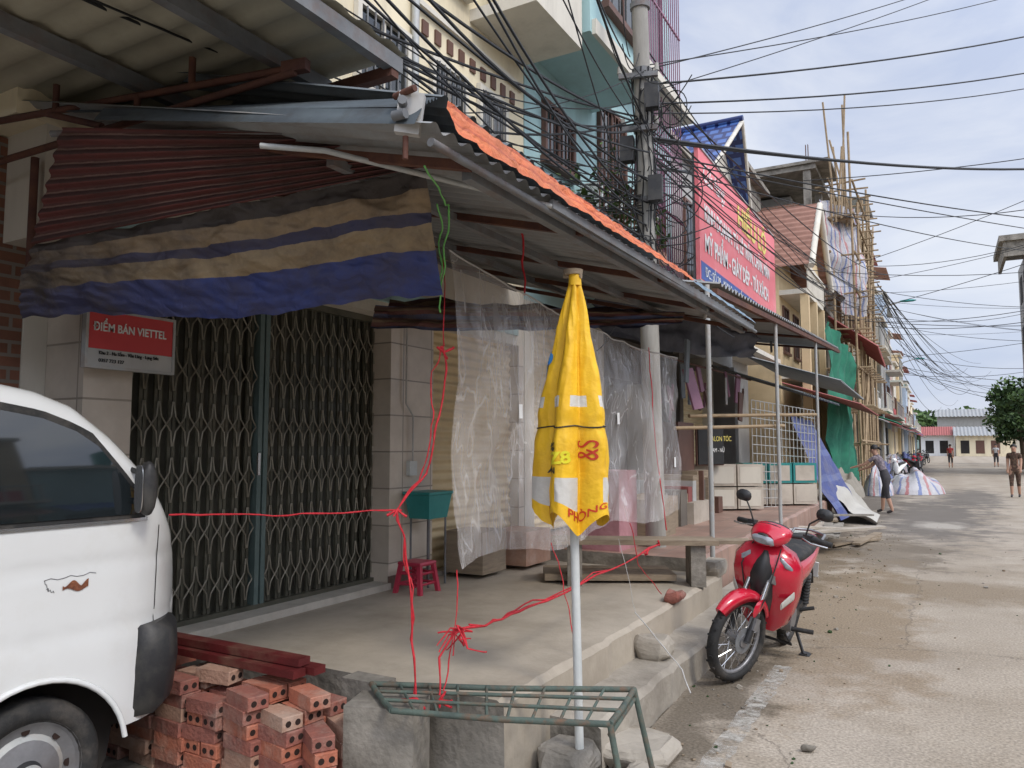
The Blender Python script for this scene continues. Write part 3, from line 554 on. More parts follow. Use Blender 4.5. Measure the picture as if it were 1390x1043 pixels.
def tf(u,v):
    p=(A_.lerp(B_,u)).lerp(D_.lerp(C_,u),v);n=Vector((.42,-.9,0))
    h=.035*noise.noise(Vector((u*5+v*2,v*5,3)))+.04*noise.noise(Vector((u*14,v*5,8)))+.02*noise.noise(Vector((u*30+v*8,v*14,2)))+.05*math.sin(v*math.pi)
    return p+n*h+Vector((0,0,(1-v)*(.02*math.sin(u*9)+.02*noise.noise(Vector((u*20,0,0)))-.03*math.sin(u*math.pi))))
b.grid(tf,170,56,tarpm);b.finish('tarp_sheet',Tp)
redt=rampmat('maroon_striped_tarp',[(0,(.15,.045,.04)),(.42,(.06,.026,.024)),(.7,(.24,.15,.12)),(.82,(.11,.04,.035))],repeat=8,damt=.6,dirt=(.045,.03,.025),bump=.5,trans=.2)
b=MB();b.sheet((-3.70,1.97,2.49),(-1.90,2.60,2.74),(-1.85,2.5,2.83),(-3.34,1.88,2.95),8,.013,redt,'v');b.finish('maroon_awning_sheet',Tp)
b=MB();b.tube([(-3.45,1.9,2.95),(-1.83,2.5,2.85)],.016,steel);b.tube([(-3.95,2.1,2.2),(-3.95,2.1,3.0)],.02,rust);b.finish('pole',Tp)
b=MB()
dk=rampmat('dark_rolled_tarp',[(0,(.05,.07,.16)),(.3,(.15,.05,.05)),(.6,(.24,.16,.10)),(.8,(.10,.045,.04))],repeat=2,damt=.6)
b.cloth((-3.6,4.3,2.40),(-1.95,6.5,2.62),(-1.95,6.55,2.72),(-3.6,4.35,2.58),50,10,.05,10,dk,.04);b.cloth((-3.6,4.45,2.5),(-2.0,6.6,2.62),(-2.4,6.8,2.8),(-3.9,4.9,2.75),40,8,.05,8,dk,.05);b.finish('rolled_tarp')
A3=empty('street_awning');b=MB()
b.sheet((-1.85,7.4,3.12),(-1.9,17.6,3.62),(-4.0,17.6,3.95),(-4.0,7.4,3.5),70,.02,galv)
b.obox((-1.9,12.5,3.30),(.05,10.2,.06),rust,(math.atan2(.5,10.2),0,0))
for y in (7.6,10.6,13.6,17): b.tube([(-1.9,y,3.05+.05*(y-7.4)),(-4,y,3.4+.045*(y-7.4))],.025,rust,6)
for y,zb in ((7.2,.2),(10.6,.18),(14.3,.18)): b.tube([(-1.92,y,zb),(-1.92,y,3.08+.045*(y-7.2))],.024,paleSteel)
b.finish('corrugated_roof',A3)
b=MB();b.sheet((-1.9,17.8,2.95),(-1.8,22,2.75),(-3.9,22,3.5),(-3.9,17.8,3.6),24,.02,galv);b.sheet((-2.2,14.6,2.5),(-2.0,18.4,2.45),(-3.9,18.4,3.1),(-3.9,14.6,3.1),24,.02,galvd);b.finish('street_awning')
b=MB();b.sheet((-1.9,22.2,2.65),(-1.9,28.6,2.55),(-3.9,28.6,3.3),(-3.9,22.2,3.3),24,.02,redroof);b.finish('street_awning')
b=MB();b.cloth((-3.4,8.2,2.85),(-2.6,12.4,2.95),(-2.5,12.4,3.3),(-3.5,8.1,3.3),30,10,.10,7,pm('dark_tarp',(.09,.09,.11),(.05,.05,.06),4,.7,.3),.1);b.finish('rolled_tarp')
# ------------------------------------------------------------ signs
S=empty('shop_sign_pink');b=MB()
b.box(-3.06,10.9,4.45,-3.0,16.7,5.95,signpink);b.box(-3.06,10.9,3.95,-3.0,16.7,4.449,signpink);b.box(-2.999,10.95,3.98,-2.995,16.6,4.25,signblue)
for z in (3.93,5.95): b.box(-3.08,10.85,z,-2.98,16.75,z+.02,paleSteel)
for y in (11,13,15,16.6): b.tube([(-3.1,y,5.6),(-4.2,y,5.9)],.025,steel,6);b.tube([(-3.1,y,3.5),(-3.1,y,5.9)],.025,steel,6)
b.finish('panel',S)
text("Cửa hàng:",(-2.99,11.1,5.50),.40,whitep,S,sx=.8,shear=.2);text("HIẾU LỘ",(-2.99,13.3,5.36),.56,yellp,S,sx=1.15,bold=.012)
text("KINH DOANH: TỦ, LÊ TRẦN, CHĂN, MÀN",(-2.99,11.15,4.92),.34,whitep,S,sx=.76,bold=.008)
text("MỸ PHẨM - GIÀY DÉP - TÚI XÁCH",(-2.99,11.15,4.44),.37,whitep,S,sx=.84,bold=.009)
text("ĐC: SỐ 28 - KHU 2 - NA SẦM - VĂN LÃNG",(-2.99,11.15,4.05),.2,whitep,S,sx=1.0)
S=empty('shop_sign');b=MB();SX=-3.86
b.box(SX-.03,2.36,2.06,SX,2.86,2.26,signred);b.box(SX-.03,2.36,1.97,SX,2.86,2.059,signgrey);b.box(SX-.035,2.345,1.955,SX-.031,2.875,2.275,steel)
for q in ((2.345,1.955,2.36,2.275),(2.86,1.955,2.875,2.275),(2.36,2.26,2.86,2.275),(2.36,1.955,2.86,1.97)): b.box(SX-.03,q[0],q[1],SX+.006,q[2],q[3],paleSteel)
b.tube([(SX-.03,2.6,2.2),(-3.96,2.6,2.2)],.012,rust);b.finish('panel',S)
text("ĐIỂM BÁN VIETTEL",(SX+.003,2.385,2.155),.062,whitep,S,sx=.82,bold=.001)
text("Khu 2 - Na Sầm - Văn Lãng - Lạng Sơn",(SX+.003,2.42,2.03),.026,umbblk,S,sx=.85);text("0357 723 127",(SX+.003,2.42,1.99),.026,umbblk,S)
S=empty('salon_sign');b=MB();b.obox((-3.2,12.0,1.55),(.04,.5,.58),umbblk,(0,0,-.6));b.obox((-3.215,12.01,1.55),(.03,.54,.62),brownw,(0,0,-.6));b.finish('panel',S)
text("SALON TÓC",(-3.155,11.80,1.62),.11,yellp,S,rot=(math.pi/2,0,math.pi/2-.6),sx=.7)
text("NAM - NỮ",(-3.155,11.80,1.45),.09,whitep,S,rot=(math.pi/2,0,math.pi/2-.6),sx=.7)
# ------------------------------------------------------------ utility pole + wires
P0=empty('utility_pole');b=MB()
def polex(z): return Vector((-2.62+.003*z,7.68-.055*z,z))
polem=pm('pole_concrete',(.38,.365,.33),(.25,.24,.215),5,.9,.3,stretch=(1,1,.2),dirt=(.16,.14,.12),damt=.5,dscale=3)
b.tube([polex(.4),polex(4),polex(9.6)],[.105,.09,.07],polem,14)
for z in (2.9,4.05,4.8,5.4,6.1): 
    b.tube([polex(z),polex(z+.06)],.105,steel,12)
for z,ln in ((4.8,.36),(5.35,.4)):
    p=polex(z);b.obox(p+Vector((.0,-.12,0)),(ln,.05,.05),steel,(0,0,.3))
    for k in (-.45,.45): b.tube([p+Vector((k*ln,-.12+.3*k*ln,.03)),p+Vector((k*ln,-.12+.3*k*ln,.11))],[.028,.02],polem,8)
for z,dx in ((4.15,.15),(4.6,-.14),(5.1,.14),(3.6,-.14)): b.obox(polex(z)+Vector((dx,-.12,0)),(.14,.12,.26),blkpl,(0,0,.2))
b.finish('pole_shaft',P0)
W=MB()
def wire(a,c,sag,r=.008,n=14): W.tube(sagline(a,c,sag,n),r,wirem,5,False)
pt=polex
ends=[(-2.7,2.87,3.87),(-2.9,3.85,4.45),(-2.5,3.6,4.2),(-2.33,4.18,4.45),(-2.29,5.3,5.03),(-3.1,3.4,4.1),(-2.8,3.2,4.05)]
for k in range(28):
    e=Vector(ends[k%7])+Vector((U(-.15,.15),U(-.3,.3),U(-.08,.15)))
    p=pt(U(3.4,5.5))+Vector((U(-.1,.1),-.08,0));far=p+(e-p)*1.9
    wire(p,far,U(.15,.7),U(.005,.011),20)
for k in range(10):
    p=pt(U(3.5,4.6));wire(p,(-3.85+U(-.05,.3),U(2.0,4.5),U(3.5,4.0)),U(.1,.4),.006)
for k in range(8):
    wire((-3.85,U(2.5,4),U(3.6,5.6)),(-3.3,9+U(0,4),U(4.3,6)),U(.1,.3),.007)
for (z,e,r_,sg) in ((5.3,(1.34,13.96,8.17),.012,.25),(5.1,(1.32,14.0,7.65),.011,.3),(5.0,(1.32,14.0,7.45),.008,.35),(4.75,(1.47,16.45,6.92),.022,.35),(4.72,(1.47,16.45,6.86),.012,.3),(4.6,(1.42,16.53,5.9),.010,.2),(4.55,(1.42,16.53,5.6),.008,.1),(4.5,(.4,16.53,5.6),.008,.2),(5.5,(1.0,14.9,9.3),.007,.2),(5.45,(-.3,13,8.6),.007,.1),(5.2,(.6,13.5,8.9),.006,.15)):
    p=pt(z);e=Vector(e);wire(p,p+(e-p)*1.8,sg,r_,20)
for k in range(16):
    p=pt(U(4.2,5.8));wire(p,(-2.4+U(-.4,.6),38+U(-2,3),U(7.6,9.4)),U(.3,1.2),U(.006,.012),20)
for k in range(14):
    y0=U(20,60);wire((-3.4,y0,U(6,10)),(U(6,14),y0+U(-8,18),U(7,13)),U(.2,1.4),U(.01,.016),16)
for k in range(16):
    wire((-2.4+U(-.3,.3),38,U(7.2,9)),(U(-2,7),110+U(-10,20),U(7,13)),U(.8,2.5),U(.012,.022),20)
for k in range(5): wire((-3,30+k*6,8+k*.6),(12,22+k*9,12-k),.6,.011,16)
for k in range(7): wire((-3,66,U(7,9)),(U(10,22),90,U(7,14)),U(1,3),.02,16)
for k in range(16):
    c=pt(U(3.6,5.1))+Vector((U(-.05,.35),U(-.1,.15),0));rr=U(.10,.24);tl=U(-.5,.5);ax=U(0,3.14)
    W.tube([c+Vector((math.cos(ax)*math.cos(t)*rr,math.sin(ax)*math.cos(t)*rr,math.sin(t)*rr*1.3-.05)) for t in [2*math.pi*q/18 for q in range(19)]],.006,wirem,5,False)
for k in range(30):
    a=pt(U(3.4,5.6))+Vector((U(-.1,.1),-.1,0));c=a+Vector((U(-.5,.8),U(-.6,.8),U(-.9,.5)));wire(a,c,U(0,.3),.006,10)
for k in range(8): W.tube([pt(3.0+q*.35)+Vector((math.cos(k*.8)*.1+.02*math.sin(q*2+k),math.sin(k*.8)*.1,0)) for q in range(8)],.008,wirem,5,False)
W.finish('overhead_wires')
for (px,py,h,hx) in ((-2.75,44.2,8.7,-1.5),(-2.9,67.5,8.0,-1.6)):
    b=MB();b.tube([(px,py,0),(px,py,h-.4),(px+.3,py,h+.1),(hx-.1,py,h+.35)],[.09,.06,.04,.035],paleSteel,8)
    b.loft([[(xx,py+wy*math.cos(t),h+.33+wz*math.sin(t)) for t in [2*math.pi*q/10 for q in range(10)]] for xx,wy,wz in ((hx-.25,.05,.04),(hx,.14,.07),(hx+.35,.12,.06),(hx+.5,.03,.02))],tealpl);b.finish('street_lamp')
# ------------------------------------------------------------ plastic sheet
def plasticmat():
    m=bpy.data.materials.new('clear_plastic');m.use_nodes=True;nt=m.node_tree;N=nt.nodes;L=nt.links;p=N['Principled BSDF']
    p.inputs['Base Color'].default_value=(.82,.79,.77,1);p.inputs['Roughness'].default_value=.10;p.inputs['Specular IOR Level'].default_value=1.0
    tc=N.new('ShaderNodeTexCoord');mp=N.new('ShaderNodeMapping');mp.inputs['Rotation'].default_value=(.45,0,0);mp.inputs['Scale'].default_value=(1,2.4,.55);L.new(tc.outputs['Object'],mp.inputs[0])
    n=N.new('ShaderNodeTexNoise');n.inputs['Scale'].default_value=1.8;n.inputs['Detail'].default_value=7;n.inputs['Roughness'].default_value=.55;n.inputs['Distortion'].default_value=.3;L.new(mp.outputs[0],n.inputs[0])
    # straight sharp creases from two crossing crease fields
    outs=[]
    for rot,sc in ((.5,3.0),(-.9,2.2)):
        mq=N.new('ShaderNodeMapping');mq.inputs['Rotation'].default_value=(rot,0,0);mq.inputs['Scale'].default_value=(1,2.2,.5);L.new(tc.outputs['Object'],mq.inputs[0])
        n2=N.new('ShaderNodeTexNoise');n2.inputs['Scale'].default_value=sc;n2.inputs['Detail'].default_value=2;n2.inputs['Distortion'].default_value=.2;L.new(mq.outputs[0],n2.inputs[0])
        s1=N.new('ShaderNodeMath');s1.operation='SUBTRACT';s1.inputs[1].default_value=.5;L.new(n2.outputs[0],s1.inputs[0]);ab=N.new('ShaderNodeMath');ab.operation='ABSOLUTE';L.new(s1.outputs[0],ab.inputs[0]);outs.append(ab.outputs[0])
    mn=N.new('ShaderNodeMath');mn.operation='MINIMUM';L.new(outs[0],mn.inputs[0]);L.new(outs[1],mn.inputs[1])
    b=N.new('ShaderNodeBump');b.invert=True;b.inputs['Strength'].default_value=.8;b.inputs['Distance'].default_value=.06;L.new(mn.outputs[0],b.inputs['Height']);L.new(b.outputs[0],p.inputs['Normal'])
    cr=N.new('ShaderNodeMapRange');cr.inputs[1].default_value=0;cr.inputs[2].default_value=.008;cr.inputs[3].default_value=.22;cr.inputs[4].default_value=0;L.new(mn.outputs[0],cr.inputs[0])
    r=N.new('ShaderNodeMapRange');r.inputs[1].default_value=.34;r.inputs[2].default_value=.70;r.inputs[3].default_value=.15;r.inputs[4].default_value=.38;L.new(n.outputs[0],r.inputs[0])
    sm=N.new('ShaderNodeMath');sm.operation='ADD';sm.use_clamp=True;L.new(cr.outputs[0],sm.inputs[0]);L.new(r.outputs[0],sm.inputs[1])
    tr=N.new('ShaderNodeBsdfTransparent');tr.inputs[0].default_value=(.97,.95,.94,1);ms=N.new('ShaderNodeMixShader');L.new(sm.outputs[0],ms.inputs[0]);L.new(tr.outputs[0],ms.inputs[1]);L.new(p.outputs[0],ms.inputs[2]);L.new(ms.outputs[0],N['Material Output'].inputs[0])
    return m
b=MB();A_,B_,C_,D_=map(Vector,((-2.13,3.23,.94),(-1.92,6.11,1.02),(-1.95,6.24,2.28),(-2.2,3.2,2.55)))
def plf(u,v):
    p=(A_.lerp(B_,u)).lerp(D_.lerp(C_,u),v)
    h=.08*noise.noise(Vector((u*3+v*2,v*2,1)))+.022*(1-2*abs(noise.noise(Vector((u*9-v*3,v*2,4)))))+.005*(1-2*abs(noise.noise(Vector((u*24+v*8,v*4,9)))))
    edge=-.08*math.sin(math.pi*u)*v*v+.04*math.sin(u*13)*(1-v)**3
    return p+Vector((h,0,edge+.012*noise.noise(Vector((u*14,v*3,2)))))
b.grid(plf,170,70,plasticmat());b.tube([plf(k/60,1) for k in range(61)],.005,thinw,5,False);b.finish('clear_plastic_sheet')
b=MB()
for (u,v) in ((.2,.52),(.62,.55),(.95,.32)):
    p=plf(u,v)+Vector((.012,0,0));b.obox(p,(.002,.04,.08),whitep,(U(-.2,.2),0,0))
b.finish('paper_label')
b=MB()
b.box(-3.3,7.1,.52,-2.8,7.6,1.3,pm('pink_cloth',(.50,.26,.28),(.38,.17,.19),3,.8,.4));b.box(-3.9,5.7,.44,-3.5,6.1,.8,wood);b.box(-3.8,6.3,.44,-3.4,6.8,.75,brickm3)
b.box(-3.2,8.2,.52,-2.8,8.9,.95,wood)
b.finish('stacked_goods')
# ------------------------------------------------------------ umbrella
Um=empty('yellow_umbrella');b=MB();ux,uy=-1.56,3.38;zt,zb=2.37,1.20
def rad(h): return .020+.150*min(1,h/.62)**.95+.03*max(0,h-.6)
def uf(th,h,off=0):
    a=th*2*math.pi
    pl=.5+.5*math.cos(a*5+h*1.0+.7*math.sin(h*3))
    pinch=1-.08*math.exp(-((h-.62)/.04)**2)
    fl=.60+.50*pl**.7
    rr=rad(h)*fl*pinch+(.012*noise.noise(Vector((math.cos(a)*2,math.sin(a)*2,h*6)))+.012*(.5-abs(noise.noise(Vector((math.cos(a)*4,math.sin(a)*4,h*7+3))))))*min(1,h*5)+off
    z=zt-(zt-zb)*h+(.045*math.cos(a*5+1.5)+.025*math.sin(a*2))*(max(0,h-.8)/.2)**2
    return Vector((ux+.02*(.5-h)+math.cos(a)*rr,uy+math.sin(a)*rr,z))
def umf(u,v):
    if .50<v<.55 and (int(u*20)%3!=0): return umbw
    if .83<v<.94 and int(u*10+.5)%2==0: return umbw
    return yellow
b.grid(lambda u,v:uf(u,v),190,110,yellow,True,umf)
b.finish('fabric',Um)
b=MB();b.tube([(ux+.01,uy,2.33),(ux+.01,uy,2.39)],[.035,.03],yellow);b.tube([(ux-.0,uy,2.385),(ux,uy,2.41)],[.045,.05],wood,10);b.tube([(ux+.045,uy,2.375),(ux-.05,uy-.0,2.385)],.012,wood)
b.tube([(ux,uy,2.36),(ux-.005,uy,1.1)],.018,whitepipe);b.tube([(ux-.005,uy,1.3),(ux+.01,uy+.02,.02)],.021,whitepipe,10)
pts=[uf(k/60,.625+.004*math.sin(k*.6),.004) for k in range(61)];b.tube(pts,.0035,blk,5,False)
b.finish('pole',Um)
def umtext(body,size,a0,h0,mat,rot=0,aspect=1,bold=.0):
    cu=bpy.data.curves.new('tmp','FONT');cu.body=body;cu.size=size;cu.offset=bold
    o=bpy.data.objects.new('tmp',cu);COL.objects.link(o);bpy.context.view_layer.update()
    me=bpy.data.meshes.new_from_object(o.evaluated_get(bpy.context.evaluated_depsgraph_get()));bpy.data.objects.remove(o)
    import bmesh
    bm=bmesh.new();bm.from_mesh(me);bmesh.ops.triangulate(bm,faces=bm.faces[:]);bmesh.ops.subdivide_edges(bm,edges=[e for e in bm.edges if e.calc_length()>.012],cuts=3,use_grid_fill=True);bmesh.ops.triangulate(bm,faces=bm.faces[:])
    for v in bm.verts:
        x,y=v.co.x*aspect,v.co.y
        x,y=x*math.cos(rot)-y*math.sin(rot),x*math.sin(rot)+y*math.cos(rot)
        h=h0-y/(zt-zb);v.co=uf(a0+x/(2*math.pi*.16),min(1,max(0,h)),.005)
    bm.to_mesh(me);bm.free();me.materials.append(mat);o=bpy.data.objects.new('print_lettering',me);COL.objects.link(o);o.parent=Um
ac=math.atan2(-uy,-ux)/(2*math.pi)%1
umtext("PHÒNG",.046,ac-.02,.965,umbred,bold=.0005)
umtext("CỐ",.046,ac-.17,.975,umbred,bold=.001)
umtext("&S",.12,ac+.11,.76,umbred,rot=math.pi/2,aspect=.75,bold=.0)
umtext("@Z8",.075,ac-.17,.78,umbbright,rot=.1,bold=.003);umtext("#K%",.05,ac-.17,.72,umbblk,bold=.002);umtext("ABMN",.04,ac-.18,.81,umbblk,bold=.001)
umtext("S3",.13,ac-.24,.42,umbblue,rot=1.2,bold=.005)
# ------------------------------------------------------------ ropes
b=MB()
def rope(pts,r=.007,wob=.012,m=ropered,n=8):
    P=[Vector(p) for p in pts];out=[]
    for i in range(len(P)-1):
        for k in range(n): 
            q=P[i].lerp(P[i+1],k/n);out.append(q+Vector((noise.noise(q*9),noise.noise(q*9+Vector((5,0,0))),noise.noise(q*9+Vector((9,0,0)))))*wob)
    out.append(P[-1]);b.tube(out,[r*(1+.5*noise.noise(q*25)) for q in out],m,6)
rope([(-2.2,3.2,2.55),(-2.09,3.04,2.03)],.003)
rope([(-2.09,3.04,2.03),(-2.09,3.05,1.91),(-2.09,2.97,1.57),(-2.12,2.96,1.43),(-2.19,2.82,1.26),(-2.16,2.86,1.03),(-2.09,2.84,.45)],.0048,.018)
rope([(-2.09,3.04,2.03),(-2.13,3.0,1.9),(-2.10,2.97,1.6),(-2.14,2.93,1.4),(-2.19,2.82,1.26),(-2.14,2.86,.9),(-2.1,2.84,.45)],.0035,.03)
rope([(-2.19,2.82,1.26),(-2.55,2.5,1.245),(-2.95,2.2,1.25)],.004)
rope([(-1.99,2.99,.70),(-1.92,3.03,.71),(-1.94,3.82,.70),(-1.98,5.86,.78)],.006,.02);rope([(-1.92,3.03,.71),(-1.95,3.8,.715),(-1.98,5.86,.78)],.004,.04)
rope([(-1.99,2.99,.70),(-2.02,2.92,.60),(-1.99,2.88,.45)],.0045);rope([(-2.13,3.23,.94),(-2.05,3.1,.7),(-1.99,2.9,.42)],.003)
for k in range(9):
    q=Vector((-1.95,3.0,.71));rope([q,q+Vector((U(-.06,.06),U(-.06,.06),U(-.07,.05))),q+Vector((U(-.10,.10),U(-.1,.1),U(-.11,.0)))],.0035,.01)
for q in ((-2.09,3.04,2.0),(-2.19,2.82,1.26),(-2.09,2.84,.43),(-1.98,5.86,.78),(-1.99,2.88,.43),(-1.9,5.3,.77)):
    for k in range(4): rope([q,Vector(q)+Vector((U(-.05,.05),U(-.05,.05),U(-.05,.04)))],.006,.01)
rope([(-2.17,3.83,3.02),(-2.1,3.87,2.75),(-2.12,3.91,2.43)],.006,.03);rope([(-2.04,4.1,.98),(-1.9,4.0,.7),(-1.81,3.91,.42)],.003)
rope([(-1.97,5.2,1.0),(-1.95,5.3,.7),(-1.88,5.6,.45)],.003);rope([(-1.95,5.6,2.3),(-1.95,5.7,1.6),(-1.9,5.8,.9)],.004)
b.finish('red_rope')
b=MB();rope([(-1.60,2.2,2.55),(-1.9,2.8,2.62),(-2.0,2.9,2.35),(-2.12,3.05,2.2)],.004,.02,ropegreen);rope([(-1.9,2.7,2.62),(-1.98,2.85,2.5),(-2.03,2.92,2.28)],.004,.03,ropegreen);b.finish('green_rope')
b=MB();rope([(-1.88,4.75,.95),(-1.75,4.7,.5)],.0015,.01,thinw);rope([(-1.75,4.7,.5),(-1.43,4.61,.21),(-1.36,4.55,.1)],.0035,.01,thinw);b.finish('white_strap')
# ------------------------------------------------------------ metal rack
Rk=MB();z=.45
cs=[(-2.36,2.86),(-1.27,3.38),(-1.20,2.92),(-2.05,2.62)]
cs=[Vector((x,y,z)) for x,y in cs]
for i in range(4): Rk.tube([cs[i],cs[i].lerp(cs[(i+1)%4],.5)-Vector((0,0,.008)),cs[(i+1)%4]],.0135,greenp)
for i in range(1,9):
    t=i/9;Rk.tube([cs[0].lerp(cs[1],t),cs[3].lerp(cs[2],t+U(-.02,.02))+Vector((0,0,U(-.01,.0)))],.007,greenp,6)
for t in (.33,.66): Rk.tube([cs[0].lerp(cs[3],t)+Vector((0,0,.004)),cs[1].lerp(cs[2],t)+Vector((0,0,.004))],.0085,greenp,6)
Rk.tube([cs[1],(-1.17,3.40,0)],.0135,greenp);Rk.tube([cs[2],(-1.10,2.90,0)],.0135,greenp);Rk.tube([cs[1]-Vector((0,0,.04)),cs[2]-Vector((0,0,.04))],.011,greenp)
Rk.finish('metal_rack')
rb=MB();rb.obox((-2.2,2.78,.215),(.32,.22,.42),concrete_old,(0,0,.3));rb.finish('concrete_support')
# ------------------------------------------------------------ bricks
Bk=MB()
def brick(c,rz,tilt=0):
    from mathutils import Euler
    mt=random.choice([brickm,brickm,brickm2,brickm3,brickm2]);l,w_,h=.21,.10,.062
    Rm=Euler((tilt,0,rz)).to_matrix();c=Vector(c)
    hx0,hy0,hz0=w_/2,l/2,h/2;e=.004
    vs=[];
    for sy in(-1,1):
        for a,c_ in ((-1,-1),(1,-1),(1,1),(-1,1)):
            vs.append(c+Rm@Vector((a*(hx0-e),sy*hy0,c_*(hz0-e))))
    for sy in(-1,1):
        for a,c_ in ((-1,-1),(1,-1),(1,1),(-1,1)):
            vs.append(c+Rm@Vector((a*hx0,sy*(hy0-e),c_*hz0)))
    Bk.add(vs,[(3,2,1,0),(4,5,6,7),(0,1,9,8),(1,2,10,9),(2,3,11,10),(3,0,8,11),(4,12,13,5),(5,13,14,6),(6,14,15,7),(7,15,12,4),(8,9,13,12),(9,10,14,13),(10,11,15,14),(11,8,12,15)],mt)
    for sg in (-1,1):
        for hx in (-.023,.023):
            o=c+Rm@Vector((hx,sg*(l/2+.0012),0));ring=[o+Rm@Vector((math.cos(t)*.014,0,math.sin(t)*.014)) for t in [2*math.pi*q/10 for q in range(10)]]
            Bk.add(ring,[tuple(range(10))],hole)
hp=math.pi/2
cols=[(-3.72,7,0),(-3.50,6,1),(-3.27,7,1),(-3.04,6,0),(-2.80,7,1),(-2.60,6,1)]
for (cx,nz,ty) in cols:
    for k in range(nz):
        for j in range(3):
            y0=2.52+j*.115+.10*max(0,(cx+2.9))
            if ty==0 and (k%2==0):
                if j<2: 
                    for dx in(-.055,.055): brick((cx+dx+U(-.008,.008),2.57+j*.22+U(-.01,.01),.032+k*.0635),U(-.06,.06))
            else: brick((cx+U(-.025,.025),y0+U(-.015,.015),.032+k*.0635),hp-.18*(cx>-2.95)+U(-.09,.09))
for k in range(5):
    brick((-2.44+U(-.02,.02),2.60+U(-.02,.02),.032+k*.0635),hp-.5+U(-.12,.12));brick((-2.40+U(-.02,.02),2.73,.032+k*.0635),hp-.5+U(-.12,.12))
brick((-2.72,2.5,.032),.6);brick((-2.33,2.52,.03),1.2);brick((-2.9,2.42,.032),1.4);brick((-2.55,2.66,.415),1.25);brick((-3.1,2.62,.45),1.7);brick((-2.42,2.45,.03),2.3)
Bk.finish('brick_pile')
b=MB();mar=pm('maroon_painted_steel',(.14,.02,.02),(.085,.013,.013),5,.5,.1,dirt=(.22,.13,.09),damt=.6,dscale=4)
for k,(dx,dy,dz,rz) in enumerate(((0,0,.0,-.02),(.04,.08,.0,.0),(-.02,.04,.04,.0))): b.obox((-3.1+dx,2.68+dy,.505+dz),(.95,.075,.035),mar,(0,0,rz))
b.finish('steel_sections')
# ------------------------------------------------------------ rubble blocks
def rock(name,c,s,mat,seed):
    b=MB();rings=[]
    for j in range(7):
        v=j/6;rings.append([Vector(c)+Vector((s[0]*math.copysign(abs(math.cos(t))**.5,math.cos(t))*(.42+.1*math.sin(v*3.1)),s[1]*math.copysign(abs(math.sin(t))**.5,math.sin(t))*(.42+.1*math.sin(v*3.1)),s[2]*v))*(1) for t in [2*math.pi*q/20 for q in range(20)]])
    rings=[[p+Vector((noise.noise(p*14+Vector((seed,0,0))),noise.noise(p*14+Vector((0,seed,0))),noise.noise(p*14+Vector((0,0,seed)))))*.025 for p in r_] for r_ in rings]
    b.loft(rings,mat,False);b.finish(name)
rock('concrete_block',(-1.68,4.82,.2),(.24,.17,.13),concrete,1)
rock('concrete_block',(-1.80,5.65,.40),(.11,.2,.07),brickm2,4)
rock('concrete_block',(-1.86,7.0,.40),(.2,.3,.12),concrete,5)
rock('concrete_block',(-1.38,3.75,0),(.34,.38,.09),concrete,8);rock('concrete_block',(-1.22,3.42,0),(.30,.34,.06),concrete,11);rock('concrete_block',(-1.62,3.42,0),(.26,.26,.13),concrete_old,13);rock('concrete_block',(-1.46,3.2,0),(.3,.3,.08),concrete_old,17)
rock('stone',(-.67,4.25,0),(.06,.05,.03),concrete_old,3)
# ------------------------------------------------------------ bench, stool, basin, bucket, planks
b=MB()
b.obox((-2.3,6.15,.76),(1.35,.30,.04),wood,(0,0,.45));b.obox((-2.2,6.6,.72),(1.5,.22,.03),wood,(0,0,.42))
for p in ((-2.75,5.95),(-1.85,6.4)): b.obox((p[0],p[1],.57),(.12,.28,.34),concrete_old,(0,0,.45))
b.obox((-2.6,6.3,.45),(1.1,.5,.05),wood,(0,0,.5))
b.finish('plank_bench')
b=MB();sx,sy=-3.68,5.0
b.loft([[(sx+w_*cx,sy+w_*cy,zz) for cx,cy in ((-1,-1),(0,-1),(1,-1),(1,0),(1,1),(0,1),(-1,1),(-1,0))] for w_,zz in ((.10,.61),(.11,.625),(.105,.64),(.07,.644))],stoolr,False)
for cx in(-1,1):
    for cy in(-1,1): b.loft([[(sx+cx*q+a*.016,sy+cy*q+c_*.016,zz) for a,c_ in((-1,-1),(1,-1),(1,1),(-1,1))] for q,zz in((.12,.4),(.09,.615))],stoolr,False)
for zz in(.47,.55):
    q=.11-.1*(zz-.4)
    for P in (((-q,-q),(q,-q)),((q,-q),(q,q)),((q,q),(-q,q)),((-q,q),(-q,-q))): b.tube([(sx+P[0][0],sy+P[0][1],zz),(sx+P[1][0],sy+P[1][1],zz)],.010,stoolr,4)
b.finish('plastic_stool')
b=MB();cx,cy=-3.79,5.30
b.loft([[(cx+w_*a,cy+w_*1.3*c_,zz) for a,c_ in((-1,-1),(1,-1),(1,1),(-1,1))] for w_,zz in((.10,.95),(.125,1.14),(.135,1.15),(.135,1.17),(.115,1.17))],tealpl,False)
for a in(-1,1):
    for c_ in(-1,1): b.tube([(cx+a*.09,cy+c_*.12,.4),(cx+a*.09,cy+c_*.12,.95)],.009,steel,6)
b.finish('plastic_basin')
b=MB();cx,cy=-1.72,10.3
b.tube([(cx,cy,.18),(cx,cy,.48)],[.12,.15],whitepipe,18);b.tube([(cx,cy,.47),(cx,cy,.49)],.16,whitepipe,18);b.tube([(cx+.15*math.cos(t),cy,.48-.14*math.sin(t)) for t in [math.pi*q/10 for q in range(11)]],.005,steel,5);b.finish('bucket')
b=MB()
for k in range(7): b.obox((-1.75+U(-.3,.35),12.6+U(-1.2,2.0),.24+k*.015),(.14,U(1.2,2.4),.03),random.choice([wood,blank_bx,concrete_old]),(U(-.05,.05),U(-.05,.05),U(-.9,.3)))
for k in range(3): b.obox((-1.45+.15*k,13.2+.3*k,.03+.012*k),(.12,1.8,.03),wood,(0,0,-.5+.2*k))
b.finish('plank_pile')
